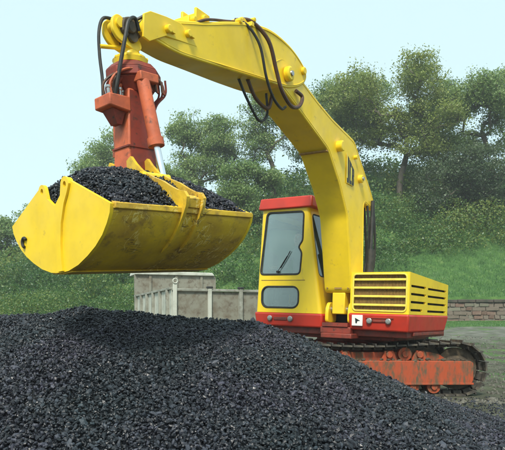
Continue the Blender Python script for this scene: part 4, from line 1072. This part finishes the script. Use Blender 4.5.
# coal heaped in the bucket, two mounds parted by the arms
def load_u(a, w):
    e = (np.abs(a) / .74) ** 3.2; f_ = np.abs(w) / .77
    base = .485 + .23 * (1 - f_ ** 1.7) + .19 * (1 - f_ ** 1.7) * (1 - e)
    lim = np.where(f_ > .26, .70 - .27 * (f_ - .26) / .74, .55 + .15 * (f_ / .26))       # the end plates' own edge
    end = lim - .02 + 1.35 * (.735 - np.abs(a))
    rim = .47 + .95 * (.765 - np.abs(w))
    return np.minimum(np.minimum(base, end), rim)
qa = np.random.default_rng(8); N = 11000
a, w = qa.uniform(-.73, .73, N), qa.uniform(-.765, .765, N); u = load_u(a, w) + qa.uniform(-.016, .014, N) + .015 * vnoise(a * 6, w * 6, 71)
load = empty('coal_load', GM); tag(load, 'black coal lumps heaped high in the grab bucket', 'coal', None, 'stuff')
o = inst('coal_lumps', lumps('coal_lumps', np.stack([a, -w, u], 1), 0.0120 * np.exp(qa.normal(size=N) * .26), 12), load); tag(o, kind='stuff')
ga, gw = np.meshgrid(np.linspace(-.73, .73, 50), np.linspace(-.755, .755, 50)); gu = load_u(ga, gw) - .02
ix = np.arange(2500).reshape(50, 50); qd_ = np.stack([ix[:-1, :-1], ix[:-1, 1:], ix[1:, 1:], ix[1:, :-1]], -1).reshape(-1, 4)
me = bpy.data.meshes.new('load_core'); me.from_pydata(np.stack([ga, -gw, gu], -1).reshape(-1, 3).tolist(), [], qd_.tolist()); me.materials.append(MAT['coal']); me.shade_smooth()
o = inst('load_core', me, load); tag(o, kind='stuff')

# ------------------------------------------------------------------ tipper lorry behind the heap
tz = float(ground_z(-1.9, 15)) - .02
TM = Matrix.Translation((-1.89, 14.0, tz)) @ Matrix.Rotation(R_(21.7), 4, 'Z')
lo = empty('tipper_lorry', TM); tag(lo, 'grey steel tipper lorry parked behind the coal heap, tailgate towards us', 'lorry')
BL, BWd, Z0, Z1 = 4.6, 2.55, 1.0, 1.86
b = MB().box(0.02, BWd - .02, .05, BL, Z0 - .08, Z0); b.box(.5, BWd - .5, .1, BL, Z0 - .25, Z0 - .08); b.build('tipper_floor', 'truck_panel', lo, .01)
def post(x, y, z0, z1, w=.05, d=.05, m='truck_grey', nm='post'): return MB().box(x - w, x + w, y - d, y + d, z0, z1).build(nm, m, lo, .008)
tg = empty('tailgate'); tg.parent = lo
xsps = [0.06, .92, 1.72, 2.49]
for i in range(3):
    MB().box(xsps[i] + .045, xsps[i + 1] - .045, .03, .06, Z0, Z1 - .055).build('tailgate_panel', 'truck_panel', tg)
MB().box(.0, BWd, -.03, .06, Z1 - .05, Z1 + .01).build('top_rail', 'truck_grey', tg, .008)
MB().box(.0, BWd, -.02, .06, Z0 - .06, Z0 + .03).build('bottom_rail', 'truck_grey', tg, .008)
for i, x in enumerate(xsps):
    z1 = Z1 + (.12 if i in (0, 3) else .02)
    p = MB().box(x - .045, x + .045, -.05, .028, Z0 - .05, z1).build('tailgate_post', 'truck_pale' if i in (0, 1) else 'truck_grey', tg, .008)
    if i in (1, 2): MB().box(x - .07, x + .07, -.06, .05, z1 + .001, z1 + .05).build('post_cap', 'rubber', p, .008)
    if i == 0:
        MB().tube([(x + .055 * math.cos(a), -.055, z1 + .06 + .055 * math.sin(a)) for a in np.linspace(0, 2 * math.pi, 17)[:-1]], .017, 7, closed=True).build('latch_ring', 'truck_pale', p)
for sx, nm in ((0, 'side_board'), (BWd, 'side_board')):
    sg = -1 if sx == 0 else 1
    sb = MB().box(*sorted((sx, sx - sg * .035)), .07, BL, Z0, Z1 - .02).build(nm, 'truck_pale', lo)
    MB().box(*sorted((sx + sg * .05, sx - sg * .04)), .07, BL, Z1 - .018, Z1 + .035).build('side_rail', 'truck_grey', sb, .006)
    for k in range(6):
        y = .30 + k * .80; MB().box(*sorted((sx + sg * .001, sx + sg * .075)), y, y + .09, Z0 - .05, Z1 - .0185).build('side_rib', 'truck_grey', sb, .006)
hb = MB().prism(roundpoly([(-.02, Z0), (BWd + .02, Z0), (BWd + .04, 2.52), (BWd - .12, 2.60), (.0, 2.60), (-.04, 2.52)], .08), BL, BL + .06, XZ).build('headboard', 'truck_panel', lo)
for x in (.45, 1.28, 2.1): MB().box(x - .04, x + .04, BL - .045, BL - .001, Z0, 2.54).build('headboard_rib', 'truck_panel', hb, .008)
MB().prism([(-.03, 2.53), (BWd - .02, 2.55), (BWd - .1, 2.65), (.0, 2.65)], BL - .09, BL + .9, XZ).build('canopy', 'truck_pale', lo, .02)
ch = MB().box(.78, .95, .3, 7.2, .55, .75); ch.box(1.6, 1.77, .3, 7.2, .55, .75); ch.box(.6, 1.95, .12, .2, .5, .62); ch.build('chassis', 'rubber', lo, .01)
wh_me = MB().lathe([(-.14, .30), (-.14, .46), (-.10, .50), (.10, .50), (.14, .46), (.14, .30), (.10, .28), (.06, .12), (.14, .10)], (0, 0, 0), (1, 0, 0), 28).mesh('wheel', 'rubber')
rim_me = MB().lathe([(.0, .27), (.11, .285), (.08, .14), (.15, .12), (.16, .05)], (0, 0, 0), (1, 0, 0), 20).mesh('wheel_rim', 'truck_grey')
for y in (1.2, 2.4, 6.1):
    for x, s in ((.28 if y < 5 else .66, -1), (BWd - .28, 1)):
        M = Matrix.Translation((x, y, .50)) @ (Matrix.Rotation(math.pi, 4, 'Z') if s < 0 else Matrix.Identity(4))
        w_ = inst('wheel', wh_me, lo, M); inst('wheel_rim', rim_me, w_)
cbm = MB().prism(roundpoly([(5.45, .7), (6.95, .7), (7.0, 1.5), (6.75, 2.35), (5.5, 2.4), (5.45, 2.3)], .1), .56, BWd - .1, YZ).build('lorry_cab', 'truck_blue', lo, .03)
MB().box(.75, BWd - .3, 5.42, 5.449, 1.6, 2.15).build('rear_window', 'black', cbm, .01)
for x0, x1 in ((.54, .559), (BWd - .099, BWd - .08)): MB().box(x0, x1, 5.8, 6.5, 1.55, 2.15).build('side_window', 'black', cbm, .01)
MB().hexa([(.7, 6.96, 1.58), (BWd - .3, 6.96, 1.58), (BWd - .3, 6.985, 1.58), (.7, 6.985, 1.58), (.7, 6.77, 2.22), (BWd - .3, 6.77, 2.22), (BWd - .3, 6.8, 2.22), (.7, 6.8, 2.22)]).build('windscreen', 'black', cbm)
for x in (.35, BWd - .35): MB().box(x - .08, x + .08, .06, .118, .52, .60).build('tail_lamp', 'red', lo, .01)


# ------------------------------------------------------------------ haze in the air over the yard
hz = MB().box(-70, 70, -4, 75, -2.0, 30).build('haze', [], None, smooth=False); tag(hz, 'thin pale haze in the air before the trees', 'haze', None, 'stuff')
hm = bpy.data.materials.new('haze'); hm.use_nodes = True
hn, hl = hm.node_tree.nodes, hm.node_tree.links; hn.clear()
ho_ = hn.new('ShaderNodeOutputMaterial'); hv_ = hn.new('ShaderNodeVolumePrincipled')
hv_.inputs['Color'].default_value = (.95, .98, 1, 1); hv_.inputs['Density'].default_value = .0014; hv_.inputs['Anisotropy'].default_value = .1
hl.new(hv_.outputs[0], ho_.inputs['Volume']); hz.data.materials.append(hm)
